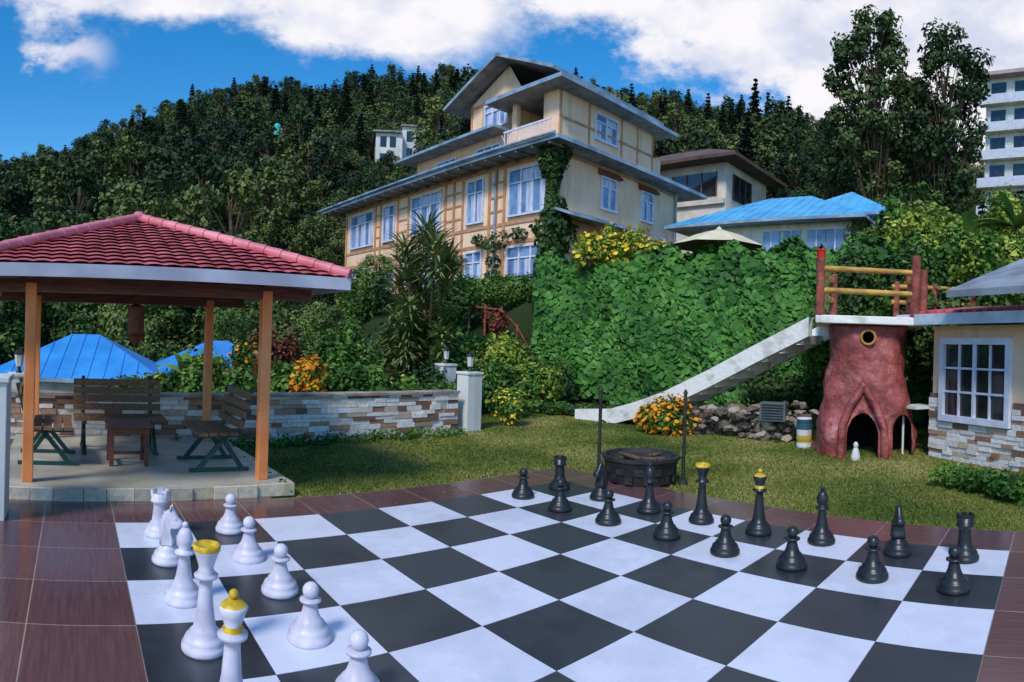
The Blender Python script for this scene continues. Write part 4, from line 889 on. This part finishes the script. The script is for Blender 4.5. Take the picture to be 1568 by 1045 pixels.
for a0,t0,sa_,st_,wt in [(-.20,.525,.16,.08,1.6),(-.60,.545,.22,.06,1.2),(-.70,.43,.06,.035,.65),(.31,.51,.12,.075,1.4),(.10,.565,.1,.045,1.2),(.72,.48,.26,.2,1.6),(.47,.38,.08,.06,.6),(.0,1.15,.9,.3,.8)]:
    dx=M_('DIVIDE',M_('SUBTRACT',az2,a0),sa_); dy=M_('DIVIDE',M_('SUBTRACT',t2,t0),st_)
    g_=M_('MULTIPLY',M_('EXPONENT',M_('MULTIPLY',M_('ADD',M_('MULTIPLY',dx,dx),M_('MULTIPLY',dy,dy)),-1)),wt)
    tot=g_ if tot is None else M_('ADD',tot,g_)
dens=M_('ADD',tot,M_('MULTIPLY_ADD',n1,1.7,-.84))
mr=N(nt,'ShaderNodeMapRange',interpolation_type='SMOOTHSTEP'); mr.inputs[1].default_value=.2; mr.inputs[2].default_value=.85; nt.links.new(dens,mr.inputs[0])
cr=N(nt,'ShaderNodeValToRGB'); cr.color_ramp.elements[0].position=.36; cr.color_ramp.elements[0].color=(.66,.70,.86,1); cr.color_ramp.elements[1].position=.56; cr.color_ramp.elements[1].color=(.96,.94,.98,1); nt.links.new(n3,cr.inputs[0])
sc=N(nt,'ShaderNodeVectorMath',operation='SCALE'); nt.links.new(cr.outputs[0],sc.inputs[0])
mo=N(nt,'ShaderNodeMapRange'); mo.inputs[1].default_value=.65; mo.inputs[2].default_value=1.1; mo.inputs[3].default_value=6.7; mo.inputs[4].default_value=13; nt.links.new(tt,mo.inputs[0]); nt.links.new(mo.outputs[0],sc.inputs['Scale'])  # clouds above the view are made brighter than the visible ones, for added fill light
hs=N(nt,'ShaderNodeHueSaturation'); hs.inputs['Saturation'].default_value=1.45; hs.inputs['Value'].default_value=1.25; nt.links.new(sky.outputs[0],hs.inputs['Color'])
mx=N(nt,'ShaderNodeMix',data_type='RGBA'); nt.links.new(mr.outputs[0],mx.inputs[0]); nt.links.new(hs.outputs[0],mx.inputs[6]); nt.links.new(sc.outputs[0],mx.inputs[7])
nt.links.new(mx.outputs[2],bg.inputs[0]); bg.inputs[1].default_value=.15
sl=D.lights.new('sun','SUN'); sl.energy=2.7; sl.angle=math.radians(12); sl.color=(1,.95,.88); so=D.objects.new('sun',sl); scene.collection.objects.link(so)
dv=Vector((math.sin(SA)*math.cos(EL),math.cos(SA)*math.cos(EL),math.sin(EL))); so.rotation_euler=dv.to_track_quat('Z','Y').to_euler(); so.location=dv*50
# ------------------------------------------------------------------ camera (sweep-panorama lens: cylindrical projection)
cam=D.cameras.new('camera'); co=D.objects.new('camera',cam); scene.collection.objects.link(co); scene.camera=co
co.matrix_world=Matrix.Translation((0,0,1.7))@Matrix.Rotation(math.pi/2,4,'X')@Matrix.Rotation(.0314,4,'Z')
cam.clip_start=.05; cam.clip_end=3000; cam.sensor_width=36; cam.lens=16.9
hu=784/960; hv=522.5/960
cam.type='PANO'
msg=[]
for tgt in (cam,getattr(cam,'cycles',None)):
    try:
        tgt.panorama_type='CENTRAL_CYLINDRICAL'
        tgt.central_cylindrical_range_u_min=-hu; tgt.central_cylindrical_range_u_max=hu
        tgt.central_cylindrical_range_v_min=-hv; tgt.central_cylindrical_range_v_max=hv
        tgt.central_cylindrical_radius=1.0
        msg.append('ok'); break
    except Exception as ex: msg.append(str(ex))
if 'ok' not in msg: raise Exception(str(msg))
scene.view_settings.view_transform='Standard'; scene.view_settings.look='None'; scene.view_settings.exposure=0
